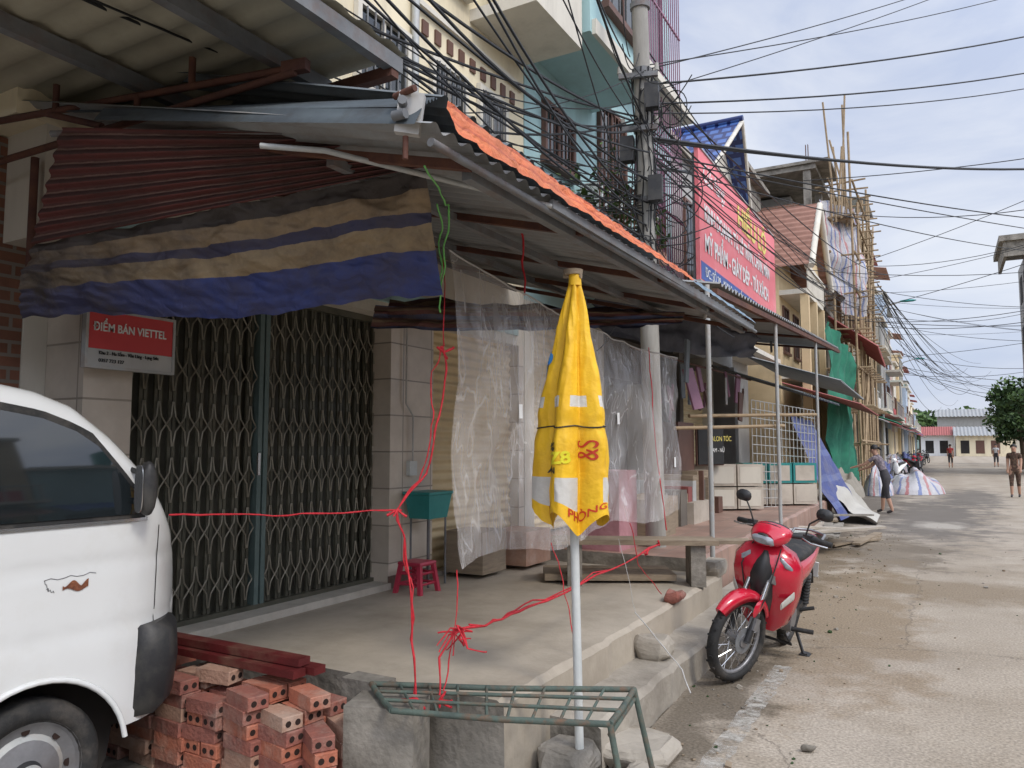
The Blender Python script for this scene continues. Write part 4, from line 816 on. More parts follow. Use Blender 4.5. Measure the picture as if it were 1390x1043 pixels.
for k in range(2):
    b=MB();rot=.62
    for rI in range(2):
        for cI in range(3):
            c=Vector((-3.55+.36*cI,12.2+.27*cI,.52+.2+rI*.36))
            if k==0: b.obox(c,(.42,.35,.34),blank_bx,(0,0,rot));b.obox(c+Vector((.10,-.145,0)),(.34,.012,.26),cream_w,(0,0,rot))
            else: b.obox(c+Vector((.6,1.5,0)),(.42,.35,.34),tealpl if rI else blank_bx,(0,0,rot));b.obox(c+Vector((.7,1.355,0)),(.34,.012,.26),blank_bx,(0,0,rot))
    b.finish('display_cabinet')
b=MB();b.box(-3.6,10.0,.52,-2.9,10.8,.8,blank_bx);b.box(-3.5,10.1,.8,-3.0,10.6,1.0,pm('red_box',(.30,.09,.08),None,3,.7,.1));b.box(-3.9,11.0,.52,-3.4,11.8,1.9,brownw)
for k in range(14): b.box(-3.9+U(0,.7),8.2+U(0,1.5)+k*.2,.52,-3.1+U(0,.2),8.5+U(0,1.5)+k*.2,.52+U(.2,.7),random.choice([brownw,darkwall,signgrey,wood,wood]))
b.finish('stacked_goods')
b=MB()
for k in range(16): b.obox((-3.3+U(-.4,.5),9.2+k*.36,2.35+U(-.2,.3)),(.03,U(.12,.3),U(.3,.6)),random.choice([signblue,brownw,darkwall,signgrey,purple,galvd]),(U(-.2,.2),U(-.2,.2),U(-.4,.4)))
b.tube([(-3.3,8.8,2.75),(-3.2,15,2.8)],.015,rust,6);b.finish('hanging_goods')
b=MB();b.tube([(-3.0,10.2,1.95),(-1.8,13.2,2.05)],.025,bamboo);b.tube([(-2.7,8.6,1.75),(-1.9,10.9,1.82)],.022,bamboo);b.finish('bamboo_rail')
b=MB();Aq=Vector((-2.75,12.9,.55));Bq=Vector((-2.1,15.2,.45));hgt=Vector((0,0,1.75))
for k in range(17): t=k/16;b.tube([Aq.lerp(Bq,t),Aq.lerp(Bq,t)+hgt],.008,paleSteel,4)
for k in range(13): b.tube([Aq+hgt*(k/12),Bq+hgt*(k/12)],.008,paleSteel,4)
b.finish('wire_mesh_panel')
b=MB();b.cloth((-1.75,15.6,.15),(-1.75,18.6,.1),(-2.6,18.4,2.1),(-2.6,15.4,2.2),26,20,.12,4,blueT);b.finish('blue_tarp')
b=MB();b.cloth((-1.2,16.6,.03),(-1.5,19.6,.02),(-2.2,19.8,.75),(-2.2,16.8,.8),20,16,.2,3,pm('pale_grey_sheet',(.48,.46,.41),(.38,.36,.32),2,.8,.3));b.finish('grey_tarp')
def heap(name,c,s,mat,seed):
    b=MB();C=Vector(c)
    def f(u,v):
        t=u*2*math.pi;r_=v;hh=(1-r_**2)**.6*(1+.7*noise.noise(Vector((math.cos(t)*r_*2.5,math.sin(t)*r_*2.5,seed))))
        return C+Vector((s[0]*r_*math.cos(t)*(1+.25*noise.noise(Vector((math.cos(t),math.sin(t),seed)))),s[1]*r_*math.sin(t),max(.01,s[2]*hh)+.1*noise.noise(Vector((math.cos(t)*r_*7,math.sin(t)*r_*7,seed)))*(1-v)))
    b.grid(f,60,24,mat);b.finish(name)
heap('striped_tarp_heap',(-1.0,28.8,0),(.95,1.6,.62),striped,3);heap('striped_tarp_heap',(-1.9,27,0),(.45,1.0,.7),striped,6);heap('goods_heap',(-2.4,22.5,.2),(.5,1.5,.6),pm('sack',(.3,.27,.22),None,3,.9,.4),8)
for k in range(10):
    heap('goods_heap',(-2.6+U(-.3,.4),34+k*4+U(-1,1),.1),(U(.4,.8),U(.7,1.5),U(.4,.9)),random.choice([blueT,striped,concrete_old,greenn,darkwall]),k+20)
# ------------------------------------------------------------ van
V=empty('white_van')
PR=[(2.45,.40),(2.475,.50),(2.475,.70),(2.45,.78),(2.44,.95),(2.40,1.12),(2.35,1.22),(2.18,1.42),(2.0,1.60),(1.86,1.715),(1.72,1.77),(1.5,1.81),(1.2,1.845),(.6,1.87),(-.2,1.87),(-.6,1.84),(-.72,1.75),(-.76,1.2),(-.77,.45)]
PR=PR[::-1]
ycs=-3.0
def topz(y):
    for (ya,za),(yb,zb_) in zip(PR[:-1],PR[1:]):
        if min(ya,yb)<=y<=max(ya,yb) and abs(yb-ya)>1e-6: return za+(zb_-za)*(y-ya)/(yb-ya)
    return .5
HW=.64
def hw(y,z):
    t=max(0,(z-1.22)/.6);w_=HW-.11*t**1.2-.012*math.sin((z-.4)*4)
    w_-=.008*math.exp(-((z-1.07)/.02)**2)+.007*math.exp(-((z-.80)/.015)**2)
    if z<.7: w_-=.02*(.7-z)/.3
    if y>1.95: w_-=.30*((y-1.95)/.525)**2.6
    if y<-.5: w_-=.12*((-.5-y)/.27)**2.5
    return w_
def botz(y):
    z=.36
    for cy in (1.73,-.12):
        d=abs(y-cy)
        if d<.355: z=max(z,.29+math.sqrt(.355**2-d*d))
    if y>2.05: z=.38
    return z
fine=[-.77+.02*k for k in range(0,164)]
stations=[(yy,topz(yy)) for yy in fine if -.765<yy<2.44]+[(2.447,.95),(2.455,.78),(2.474,.70),(2.476,.50),(2.455,.405)]
b=MB();rings=[]
cxv=ycs-HW
NZ=34
for (yy,zt_) in stations:
    zb_=min(botz(yy),zt_-.01);rc=min(.10,(zt_-zb_)*.4);ring=[]
    for k in range(NZ+1):
        z=zb_+(zt_-rc-zb_)*k/NZ;ring.append((hw(yy,z),z))
    w0=hw(yy,zt_-rc)
    for k in range(1,7):
        t=k/6*math.pi/2;ring.append((w0-rc*(1-math.cos(t)),zt_-rc+rc*math.sin(t)))
    wr=ring[-1][0]
    for k in range(1,4): ring.append((wr*(1-k/4),zt_+.012*math.sin(k/4*math.pi/2)))
    rings.append([(cxv+a,yy,z) for a,z in ring]+[(cxv,yy,zt_+.012)]+[(cxv-a,yy,z) for a,z in ring[::-1]])
n=len(rings[0]);vs=[p for r_ in rings for p in r_]
b.add(vs,[(i*n+j,i*n+j+1,(i+1)*n+j+1,(i+1)*n+j) for i in range(len(rings)-1) for j in range(n-1)],white_paint,True)
b.add(rings[-1],[tuple(range(n))],white_paint);b.add(rings[0],[tuple(range(n))[::-1]],white_paint)
b.finish('body_shell',V)
b=MB()
def sidepatch(ylist,lo,hi,off,m,rows=8,sm=True):
    vs=[]
    for yy in ylist:
        for k in range(rows+1):
            z=lo(yy)+(hi(yy)-lo(yy))*k/rows;vs.append((cxv+hw(yy,z)+off,yy,z))
    b.add(vs,[(i*(rows+1)+k,(i+1)*(rows+1)+k,(i+1)*(rows+1)+k+1,i*(rows+1)+k+1) for i in range(len(ylist)-1) for k in range(rows)],m,sm)
wt=lambda yy:min(1.70,topz(yy)-.10) if yy<1.9 else 1.60+(1.30-1.60)*(yy-1.9)/.24
sidepatch(fr(1.06,2.14,24),lambda y:1.235,lambda y:wt(y)+.02,.003,blk)
sidepatch(fr(1.09,2.10,24),lambda y:1.26,lambda y:max(1.262,wt(y)-.012),.008,glass)
sidepatch(fr(1.06,2.15,24),lambda y:1.228,lambda y:1.242,.007,chrome,2)
sidepatch(fr(.1,.98,14),lambda y:1.235,lambda y:1.72,.003,blk);sidepatch(fr(.13,.95,14),lambda y:1.26,lambda y:1.70,.008,glass)
sidepatch([2.225,2.231],lambda y:.50,lambda y:1.2,.002,blk,14);sidepatch([1.015,1.022],lambda y:.36,lambda y:1.74,.002,blk,14)
sidepatch(fr(1.80,1.90,14),lambda y:.980+.008*math.sin(y*70),lambda y:.998+.014*abs(math.sin(y*47))+.006*math.sin(y*110),.004,rustpatch,2)
for (a,c) in (((1.73,1.03),(1.93,1.035)),((1.74,.995),(1.77,.98)),((1.73,1.03),(1.75,.99))):
    b.tube([(cxv+hw(a[0]+(c[0]-a[0])*q/8,a[1]+(c[1]-a[1])*q/8)+.001,a[0]+(c[0]-a[0])*q/8,a[1]+(c[1]-a[1])*q/8+.005*math.sin(q*2)) for q in range(9)],.0015,steel,4)
for cy in(1.73,-.12): b.tube([(ycs-.012,cy+.357*math.cos(t),.29+.357*math.sin(t)) for t in fr(.15,math.pi-.15,20)],.012,white_paint,6)
def ws(u,v):
    yy=2.30-.42*v;z=topz(yy)+.016;w_=(hw(yy,z)-.13);return (cxv+w_*(2*u-1),yy+.004,z)
b.grid(ws,10,8,glass)
b.loft([[(cxv+a*1,yy,z) for a,yy in [(k*(HW-.02+o)/8,2.47+o*.6-.26*(abs(k)/8)**3.2*1.0) for k in range(-8,9)]]+[(cxv+a,yy,z) for a,yy in [(k*(HW-.05)/8,2.36-.26*(abs(k)/8)**3.2) for k in range(8,-9,-1)]] for z,o in ((.40,.0),(.44,.03),(.60,.05),(.74,.04),(.78,.0))],blkpl)
b.finish('trim',V)
b=MB();rgs=[]
for yy in fr(2.20,2.42,8): rgs.append([(cxv+hw(yy,z)+o,yy,z) for z,o in((.42,-.02),(.45,.022),(.60,.035),(.70,.028),(.74,-.02))])
vs=[p for r_ in rgs for p in r_];b.add(vs,[(i*5+k,(i+1)*5+k,(i+1)*5+k+1,i*5+k+1) for i in range(8) for k in range(4)],blkpl,True)
b.finish('bumper_corner',V)
b=MB()
b.tube([(ycs-.05,2.08,1.30),(ycs+.05,2.10,1.33)],.014,blkpl);b.tube([(ycs-.05,2.08,1.45),(ycs+.06,2.10,1.42)],.012,blkpl)
rgs=[]
for k in range(7):
    t=k/6;s_=math.sin(math.pi*(.12+.8*t))**.5;rgs.append([(ycs+.07+.038*s_*math.copysign(abs(math.cos(a))**.6,math.cos(a)),2.06+.065*t,1.37+.115*s_*math.copysign(abs(math.sin(a))**.6,math.sin(a))) for a in fr(0,2*math.pi,20)[:-1]])
b.loft(rgs,blkpl)
b.loft([[(ycs+.07+.030*math.copysign(abs(math.cos(a))**.6,math.cos(a)),yq,1.37+.10*math.copysign(abs(math.sin(a))**.6,math.sin(a))) for a in fr(0,2*math.pi,20)[:-1]] for yq in(2.055,2.051)],chrome)
b.finish('wing_mirror',V)
def wheel(b,c,R_,w_,ax):
    ax=Vector(ax).normalized();u=Vector((0,0,1));v=ax.cross(u).normalized();c=Vector(c);prof=[(R_*.70,-w_*.42),(R_*.80,-w_*.5),(R_*.93,-w_*.48),(R_*.99,-w_*.33),(R_,-w_*.1),(R_,w_*.1),(R_*.99,w_*.33),(R_*.93,w_*.48),(R_*.80,w_*.5),(R_*.70,w_*.42),(R_*.66,0)]
    n=40;rings=[[c+(u*math.cos(2*math.pi*k/n)+v*math.sin(2*math.pi*k/n))*r_+ax*o for r_,o in prof] for k in range(n+1)]
    b.loft(rings,blk,True,False)
    return u,v
b=MB()
for cy in(1.73,-.12):
    for sd_ in(1,-1):
        c=Vector((ycs-.13 if sd_>0 else ycs-2*HW+.13,cy,.285));u,v=wheel(b,c,.285,.16,(1,0,0))
        for r0,r1,o0,o1,m_ in ((.205,.19,.07,.05,alu),(.19,.15,.05,.03,alu),(.15,.13,.03,.045,paleSteel),(.13,.06,.045,.06,alu),(.06,.05,.06,.085,blkpl),(.05,.001,.085,.09,paleSteel)):
            n_=28;vs=[];
            for k in range(n_):
                d=u*math.cos(2*math.pi*k/n_)+v*math.sin(2*math.pi*k/n_);vs+=[c+d*r0+Vector((sd_*o0,0,0)),c+d*r1+Vector((sd_*o1,0,0))]
            b.add(vs,[(2*k,2*k+1,(2*k+3)%(2*n_),(2*k+2)%(2*n_)) for k in range(n_)],m_,True)
        for k in range(8):
            d=u*math.cos(k*.785)+v*math.sin(k*.785);b.tube([c+d*.165+Vector((sd_*.034,0,0)),c+d*.165+Vector((sd_*.040,0,0))],.016,hole,8)
b.finish('wheels',V)
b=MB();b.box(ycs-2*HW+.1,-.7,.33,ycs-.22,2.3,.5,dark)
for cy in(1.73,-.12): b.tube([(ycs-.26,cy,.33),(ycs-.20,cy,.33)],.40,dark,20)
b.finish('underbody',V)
piv=Matrix.Translation((ycs,2.3,0))@Matrix.Rotation(math.radians(-4),4,'Z')@Matrix.Translation((-ycs,-2.3,0))
V.matrix_world=piv
# ------------------------------------------------------------ scooter
Sc=empty('motor_scooter')
base=Matrix.Translation((-1.16,6.43,0))@Matrix.Rotation(math.radians(-90-3),4,'Z')@Matrix.Rotation(math.radians(-10),4,'X')
steer=Matrix.Translation((1.05,0,0))@Matrix.Rotation(math.radians(-20),4,'Z')@Matrix.Translation((-1.05,0,0))
def ell(c,ax1,ax2,a,c2,n=20,p=1.0):
    c=Vector(c);ax1=Vector(ax1);ax2=Vector(ax2);o=[]
    for k in range(n):
        t=2*math.pi*k/n;cx=math.cos(t);sx_=math.sin(t)
        o.append(c+ax1*a*math.copysign(abs(cx)**p,cx)+ax2*c2*math.copysign(abs(sx_)**p,sx_))
    return o
Y=(0,1,0);Z=(0,0,1);XX=(1,0,0)
def mwheel(b,f,R_,disc):
    c=Vector((f,0,R_));prof=[(R_*.80,-.028),(R_*.88,-.036),(R_*.96,-.028),(R_,0),(R_*.96,.028),(R_*.88,.036),(R_*.80,.028)]
    n=44;b.loft([[c+Vector((math.sin(2*math.pi*k/n)*r_,o,math.cos(2*math.pi*k/n)*r_)) for r_,o in prof] for k in range(n+1)],blk,True,False)
    b.tube([c+Vector((math.sin(2*math.pi*k/36)*R_*.79,0,math.cos(2*math.pi*k/36)*R_*.79)) for k in range(37)],.016,alu,8,False)
    for k in range(30):
        t=2*math.pi*k/30;sg=(-1)**k
        b.tube([c+Vector((math.sin(t+.4*sg)*.04,.035*sg,math.cos(t+.4*sg)*.04)),c+Vector((math.sin(t)*R_*.78,0,math.cos(t)*R_*.78))],.0025,chrome,4,False)
    b.tube([c+Vector((0,-.06,0)),c+Vector((0,.06,0))],.042,alu,14);b.tube([c+Vector((0,-.09,0)),c+Vector((0,.09,0))],.012,steel,8)
    if disc: b.tube([c+Vector((0,.048,0)),c+Vector((0,.052,0))],.085,steel,28)
    for k in range(40):
        t=2*math.pi*k/40;b.obox(c+Vector((math.sin(t)*(R_*.992),.012*(-1)**k,math.cos(t)*(R_*.992))),(.012,.03,.008),blk,(0,t,0))
b=MB();b.T=base@steer
mwheel(b,1.24,.285,True)
for s_ in(-1,1):
    b.tube([(1.24,s_*.075,.285),(1.17,s_*.075,.47)],.022,blkpl,10);b.tube([(1.17,s_*.075,.47),(1.09,s_*.07,.68)],.016,chrome,10)
b.obox((1.07,0,.69),(.06,.2,.05),steel,(0,-.35,0))
b.obox((1.19,.075,.40),(.05,.05,.08),alu,(0,-.3,0))
fg=[]
for k in range(15):
    q=k/14;t=math.radians(-62+k*8.0);w_=(.060*(math.sin(math.pi*(.18+.70*q))**.6));rr=.315
    c=Vector((1.24+math.sin(t)*rr,0,.285+math.cos(t)*rr));o=Vector((math.sin(t),0,math.cos(t)))
    fg.append([c+Vector((0,y_,0))+o*h_ for y_,h_ in((-w_,-.055),(-w_*.95,-.015),(-w_*.6,.008),(0,.016),(w_*.6,.008),(w_*.95,-.015),(w_,-.055),(w_*.9,-.05),(0,.004),(-w_*.9,-.05))])
b.loft(fg,scred)
for s_ in(-1,1): b.loft([ell((1.19,s_*.082,.50),(.9,0,.4),(-.4,0,.9),.035,.06,10),ell((1.17,s_*.098,.53),(.9,0,.4),(-.4,0,.9),.022,.045,10)],scred)
b.loft([ell((.93,0,.985),Y,Z,.06,.03),ell((.97,0,.995),Y,Z,.12,.05,p=.8),ell((1.03,0,.985),Y,Z,.14,.065,p=.75),ell((1.085,0,.962),Y,Z,.125,.060,p=.8),ell((1.125,0,.945),Y,Z,.085,.045)],scred)
b.loft([ell((1.085,0,.940),Y,(.3,0,1),.095,.034,p=.7),ell((1.125,0,.936),Y,(.3,0,1),.085,.032,p=.7),ell((1.143,0,.932),Y,(.3,0,1),.05,.018)],lens)
b.loft([ell((1.10,0,.985),Y,Z,.07,.016),ell((1.135,0,.965),Y,Z,.03,.01)],blkpl)
for s_ in(-1,1):
    b.tube([(.98,s_*.08,.985),(.96,s_*.2,1.0),(.93,s_*.25,1.0)],.014,blkpl,8);b.tube([(.935,s_*.24,1.0),(.90,s_*.36,.99)],.019,blk,10)
    b.tube([(.97,s_*.19,.995),(1.0,s_*.27,.98),(.95,s_*.36,.975)],.006,chrome,6)
    b.obox((.945,s_*.215,1.0),(.05,.05,.045),blkpl)
    b.tube([(.955,s_*.2,1.01),(.98,s_*.23,1.10),(.955,s_*.29,1.155)],.006,blk,6)
    mc=Vector((.95,s_*.31,1.175));nrm=Vector((-1,-s_*.1,.1)).normalized();a1=Vector((0,1,0));a2=Vector((.1,0,1)).normalized()
    b.loft([ell(mc-nrm*.035,a1,a2,.02,.015,14),ell(mc-nrm*.022,a1,a2,.052,.036,14,.85),ell(mc,a1,a2,.060,.042,14,.85)],blkpl);b.loft([ell(mc+nrm*.001,a1,a2,.053,.036,14,.85),ell(mc+nrm*.003,a1,a2,.052,.035,14,.85)],chrome)
b.loft([ell((.95,0,1.01),Y,Z,.09,.02),ell((1.0,0,1.035),Y,Z,.10,.02),ell((1.05,0,1.03),Y,Z,.08,.012)],blkpl)
b.tube([(1.05,.1,.9),(1.15,.11,.6),(1.2,.08,.42)],.005,blk,5);b.tube([(1.05,-.1,.93),(1.14,-.12,.75),(1.1,-.1,.6)],.005,blk,5)
b.finish('front_fork_and_handlebar',Sc)
b=MB();b.T=base
mwheel(b,0,.285,False)
def shring(f,z,w_,d,nose):
    return [(f+nose,0,z),(f+nose*.55,w_*.45,z),(f,w_*.85,z),(f-d*.6,w_,z),(f-d,w_*.9,z),(f-d*.75,w_*.4,z),(f-d*.75,-w_*.4,z),(f-d,-w_*.9,z),(f-d*.6,-w_,z),(f,-w_*.85,z),(f+nose*.55,-w_*.45,z)]
b.loft([shring(1.0,.915,.08,.05,.03),shring(1.03,.88,.17,.08,.05),shring(1.06,.80,.225,.13,.07),shring(1.05,.70,.235,.17,.08),shring(1.0,.58,.22,.18,.06),shring(.94,.46,.19,.16,.04),shring(.90,.36,.15,.14,.02),shring(.87,.30,.09,.1,.01)],scred)
b.loft([shring(1.075,.87,.02,.03,.03),shring(1.11,.80,.06,.05,.04),shring(1.115,.70,.085,.06,.045),shring(1.055,.56,.075,.05,.04),shring(.97,.40,.05,.04,.02)],blkpl)
for s_ in(-1,1):
    b.loft([ell((1.085,s_*.10,.835),(.25,.3,0),(-.1,s_*.2,1),.02,.014,10),ell((1.085,s_*.14,.80),(.25,.3,0),(-.1,s_*.2,1),.03,.018,10),ell((1.05,s_*.19,.77),(.25,.3,0),(-.1,s_*.2,1),.012,.010,10)],lens)
    b.loft([ell((1.045,s_*.14,.52),Y,(.3,0,1),.006,.025,10),ell((1.0,s_*.20,.60),Y,(.3,0,1),.006,.03,10)],umbw)
b.loft([ell((.92,0,.62),Y,Z,.07,.10),ell((.75,0,.50),Y,Z,.065,.09),ell((.6,0,.48),Y,Z,.07,.09),ell((.48,0,.56),Y,Z,.09,.12)],blkpl)
b.loft([ell((.90,0,.68),Y,Z,.05,.05),ell((.74,0,.57),Y,Z,.06,.04),ell((.6,0,.56),Y,Z,.06,.04),ell((.5,0,.64),Y,Z,.09,.06)],scred)
b.loft([ell((.56,0,.60),Y,Z,.08,.10,p=.85),ell((.42,0,.63),Y,Z,.13,.12,p=.8),ell((.22,0,.66),Y,Z,.145,.11,p=.8),ell((0,0,.71),Y,Z,.135,.085,p=.8),ell((-.22,0,.77),Y,Z,.11,.055,p=.85),ell((-.38,0,.81),Y,Z,.06,.03)],scred)
b.loft([ell((.50,0,.52),Y,Z,.10,.06),ell((.3,0,.55),Y,Z,.125,.07),ell((.1,0,.60),Y,Z,.12,.05),ell((-.1,0,.66),Y,Z,.09,.04)],blkpl)
b.loft([ell((.60,0,.70),Y,Z,.06,.02),ell((.5,0,.745),Y,Z,.10,.035,p=.8),ell((.3,0,.765),Y,Z,.125,.045,p=.8),ell((.1,0,.785),Y,Z,.13,.05,p=.8),ell((-.1,0,.815),Y,Z,.12,.045,p=.8),ell((-.25,0,.825),Y,Z,.09,.03)],blk)
b.tube([(-.12,.12,.80),(-.3,.12,.86),(-.36,0,.87),(-.3,-.12,.86),(-.12,-.12,.80)],.012,alu,8)
b.loft([ell((-.36,0,.79),Y,Z,.07,.03),ell((-.42,0,.78),Y,Z,.05,.025)],umbred)
b.loft([ell((-.15,0,.62),Y,Z,.06,.05),ell((-.3,0,.58),Y,Z,.07,.02),ell((-.42,0,.44),Y,Z,.07,.015)],blkpl)
b.obox((-.43,0,.55),(.01,.18,.13),whitep,(0,.3,0))
b.tube([(.5,0,.33),(.72,0,.36)],[.075,.06],alu,12);b.tube([(.45,-.12,.31),(.45,.12,.31)],.09,alu,16)
for k in range(5): b.tube([(.6+.025*k,0,.345),(.607+.025*k,0,.345)],.078,alu,12)
b.tube([(.68,-.05,.3),(.6,-.10,.2),(.3,-.13,.19),(.1,-.15,.24)],.018,chrome,8);b.tube([(.12,-.15,.24),(-.28,-.155,.33)],[.04,.05],blkpl,12);b.tube([(.1,-.16,.27),(-.2,-.18,.345)],.03,chrome,10)
for s_ in(-1,1):
    b.tube([(.42,s_*.09,.33),(0,s_*.075,.285)],.02,blkpl,8)
    b.tube([(.02,s_*.10,.32),(.08,s_*.11,.60)],.022,steel,8)
    for q in range(9): b.tube([(.025+.006*q,s_*.10,.36+.025*q),(.027+.006*q,s_*.10,.368+.025*q)],.034,blkpl,10)
    b.tube([(.48,s_*.1,.25),(.48,s_*.27,.27)],.017,blk,8);b.tube([(.18,s_*.1,.33),(.16,s_*.2,.37)],.014,blk,8)
b.tube([(.35,.1,.28),(.28,.19,.05),(.30,.215,.045)],.012,blkpl,8);b.box(.20,.17,.035,.31,.24,.045,blkpl)
b.tube([(.45,.05,.22),(.40,.12,.12),(.40,-.12,.12),(.45,-.05,.22)],.012,blkpl,6)
b.obox((.28,.095,.33),(.36,.02,.08),blkpl,(0,.1,0))
b.finish('body',Sc)
# ------------------------------------------------------------ people
def person(name,loc,rz,J,mats,hairlong=True,h=1.55):
    s=h/1.6
    edges=[('pelvis','waist'),('waist','chest'),('chest','neck'),('neck','head'),('head','crown')]
    for sd_ in 'LR': edges+=[('chest','sh'+sd_),('sh'+sd_,'el'+sd_),('el'+sd_,'wr'+sd_),('wr'+sd_,'palm'+sd_),('pelvis','hip'+sd_),('hip'+sd_,'kn'+sd_),('kn'+sd_,'an'+sd_),('an'+sd_,'toe'+sd_)]
    rad_={'pelvis':.135,'waist':.115,'chest':.13,'neck':.05,'head':.085,'crown':.075,'sh':.055,'el':.042,'wr':.026,'palm':.03,'hip':.095,'kn':.06,'an':.036,'toe':.03}
    J=dict(J)
    for sd_ in 'LR':
        w_=Vector(J['wr'+sd_]);e_=Vector(J['el'+sd_]);d=(w_-e_).normalized();J['palm'+sd_]=w_+d*.06
        lat=d.cross(Vector((0,1,.2))).normalized() if abs(d.y)<.8 else Vector((1,0,0))
        for q in range(4):
            f1='f%d%s'%(q,sd_);J[f1]=J['palm'+sd_]+d*(.055+.01*(q in(1,2)))+lat*(q-1.5)*.019+Vector((0,.01,0));edges.append(('palm'+sd_,f1));rad_[f1]=.009
        J['th'+sd_]=w_+d*.055+lat*.05;edges.append(('wr'+sd_,'th'+sd_));rad_['th'+sd_]=.010
    names=list(J.keys());idx={k:i for i,k in enumerate(names)}
    me=bpy.data.meshes.new(name);me.from_pydata([tuple(Vector(J[k])*s) for k in names],[(idx[a],idx[c]) for a,c in edges],[])
    o=bpy.data.objects.new(name,me);COL.objects.link(o)
    md=o.modifiers.new('s','SKIN')
    sv=me.skin_vertices[0].data
    for k in names:
        kk=k[:-1] if (k[-1] in 'LR' and k not in rad_) else k
        r_=rad_.get(kk,.03)*s;fl=.75 if k in('chest','waist','pelvis') else 1
        sv[idx[k]].radius=(r_,r_*fl);sv[idx[k]].use_root=(k=='pelvis')
    sb=o.modifiers.new('b','SUBSURF');sb.levels=2;sb.render_levels=2
    bpy.context.view_layer.update()
    m2=bpy.data.meshes.new_from_object(o.evaluated_get(bpy.context.evaluated_depsgraph_get()))
    bpy.data.objects.remove(o)
    m2.materials.clear()
    for q in mats: m2.materials.append(q)
    hr=mats[3];sk=mats[2]
    def seg(p,a,c):
        ab=c-a;t=max(0,min(1,(p-a).dot(ab)/ab.length_squared));return (p-(a+ab*t)).length,t
    reg={('pelvis','waist'):1,('waist','chest'):0,('chest','neck'):0,('neck','head'):2,('head','crown'):2}
    for f in m2.polygons:
        p=f.center/s;best=9;bi=0
        for (a,c) in edges:
            d,t=seg(p,Vector(J[a]),Vector(J[c]))
            if d<best:
                best=d;k=(a,c)
                if k in reg: bi=reg[k]
                elif a.startswith('chest'): bi=0
                elif a.startswith('sh'): bi=0 if t<.55 else 2
                elif a.startswith('el') or a.startswith('wr') or a.startswith('palm'): bi=2
                elif a.startswith('pelvis'): bi=1
                elif a.startswith('hip'): bi=1
                elif a.startswith('kn'): bi=1 if t<.25 else 2
                elif a.startswith('an'): bi=4
        f.material_index=bi;f.use_smooth=True
    E=empty(name);ob=bpy.data.objects.new('body',m2);COL.objects.link(ob);ob.parent=E
    hb=MB();hd=Vector(J['head'])*s;cr=Vector(J['crown'])*s;up=(cr-hd).normalized();c=hd.lerp(cr,.6)
    fw=Vector((0,1,0));fw=(fw-up*fw.dot(up)).normalized();sd2=fw.cross(up)
    hb.loft([[c+up*(.10*s*math.cos(a)-.005)-fw*.018*s+(sd2*math.cos(t)*.095+fw*math.sin(t)*(.10 if math.sin(t)<0 else .075))*s*math.sin(a) for t in fr(0,2*math.pi,18)[:-1]] for a in fr(.05,1.75,8)],hr)
    if hairlong: hb.loft([ell(c-fw*.11*s-up*.02*s,sd2,up,.03*s,.03*s,10),ell(c-fw*.14*s-up*.03*s,sd2,up,.045*s,.045*s,10),ell(c-fw*.17*s-up*.05*s,sd2,up,.02*s,.03*s,10)],hr)
    fc=hd.lerp(cr,.25);hb.loft([ell(fc+fw*.08*s,sd2,up,.014*s,.02*s,8),ell(fc+fw*.105*s-up*.008*s,sd2,up,.008*s,.009*s,8)],sk)
    for q in(-1,1):
        hb.loft([ell(fc+fw*.083*s+sd2*q*.032*s+up*.02*s,sd2,up,.013*s,.006*s,8),ell(fc+fw*.088*s+sd2*q*.032*s+up*.02*s,sd2,up,.009*s,.005*s,8)],hr)
        hb.loft([ell(fc+sd2*q*.085*s,fw,up,.015*s,.025*s,8),ell(fc+sd2*q*.096*s,fw,up,.012*s,.02*s,8)],sk)
    hb.loft([ell(fc+fw*.082*s-up*.045*s,sd2,up,.022*s,.005*s,8),ell(fc+fw*.088*s-up*.045*s,sd2,up,.016*s,.004*s,8)],umbred)
    ho=hb.finish('head_details');ho.parent=E
    E.location=loc;E.rotation_euler=(0,0,rz);return E
def pose(lean=0,stride=.1,armL=(0,.1),armR=(0,-.05),crouch=0):
    ph_=Vector((0,0,.86-crouch))
    c=Vector((0,math.sin(lean),math.cos(lean)))
    wst=ph_+c*.16;ch=ph_+c*.38;nk=ph_+c*.54;l2=lean*.6;c2=Vector((0,math.sin(l2),math.cos(l2)));hd=nk+c2*.10+Vector((0,.01,0));cr=hd+c2*.085
    J={'pelvis':ph_,'waist':wst,'chest':ch,'neck':nk,'head':hd,'crown':cr}
    for q,s_ in(('L',-1),('R',1)):
        st=stride*s_;J['hip'+q]=ph_+Vector((s_*.085,0,-.06));J['an'+q]=Vector((s_*.09,st,.07));J['kn'+q]=J['hip'+q].lerp(J['an'+q],.5)+Vector((0,.04+crouch*.5,0));J['toe'+q]=J['an'+q]+Vector((0,.13,-.045))
        sh=ch+c*.10+Vector((s_*.165,0,0));J['sh'+q]=sh
        a1,a2=armL if s_<0 else armR
        el=sh+Vector((s_*.04,math.sin(a1),-math.cos(a1)))*.27;J['el'+q]=el;J['wr'+q]=el+Vector((0,math.sin(a2),-math.cos(a2)))*.23
    return J
blackc=pm('black_cloth',(.03,.028,.03),(.05,.045,.05),12,.8,.1);floral=pm('floral_cloth',(.10,.05,.035),(.03,.02,.015),14,.8,.1,dirt=(.36,.26,.16),damt=.5,dscale=20)
pat=pm('patterned_cloth',(.30,.25,.26),(.05,.04,.06),22,.8,.1);shoe=pm('sandal',(.06,.05,.05),None,5,.7,0)
person('woman',(-1.21,19.74,.0),math.radians(75),pose(.42,.14,(.9,1.3),(.7,1.2)),(pat,blackc,skin,hair,shoe),True,1.58)
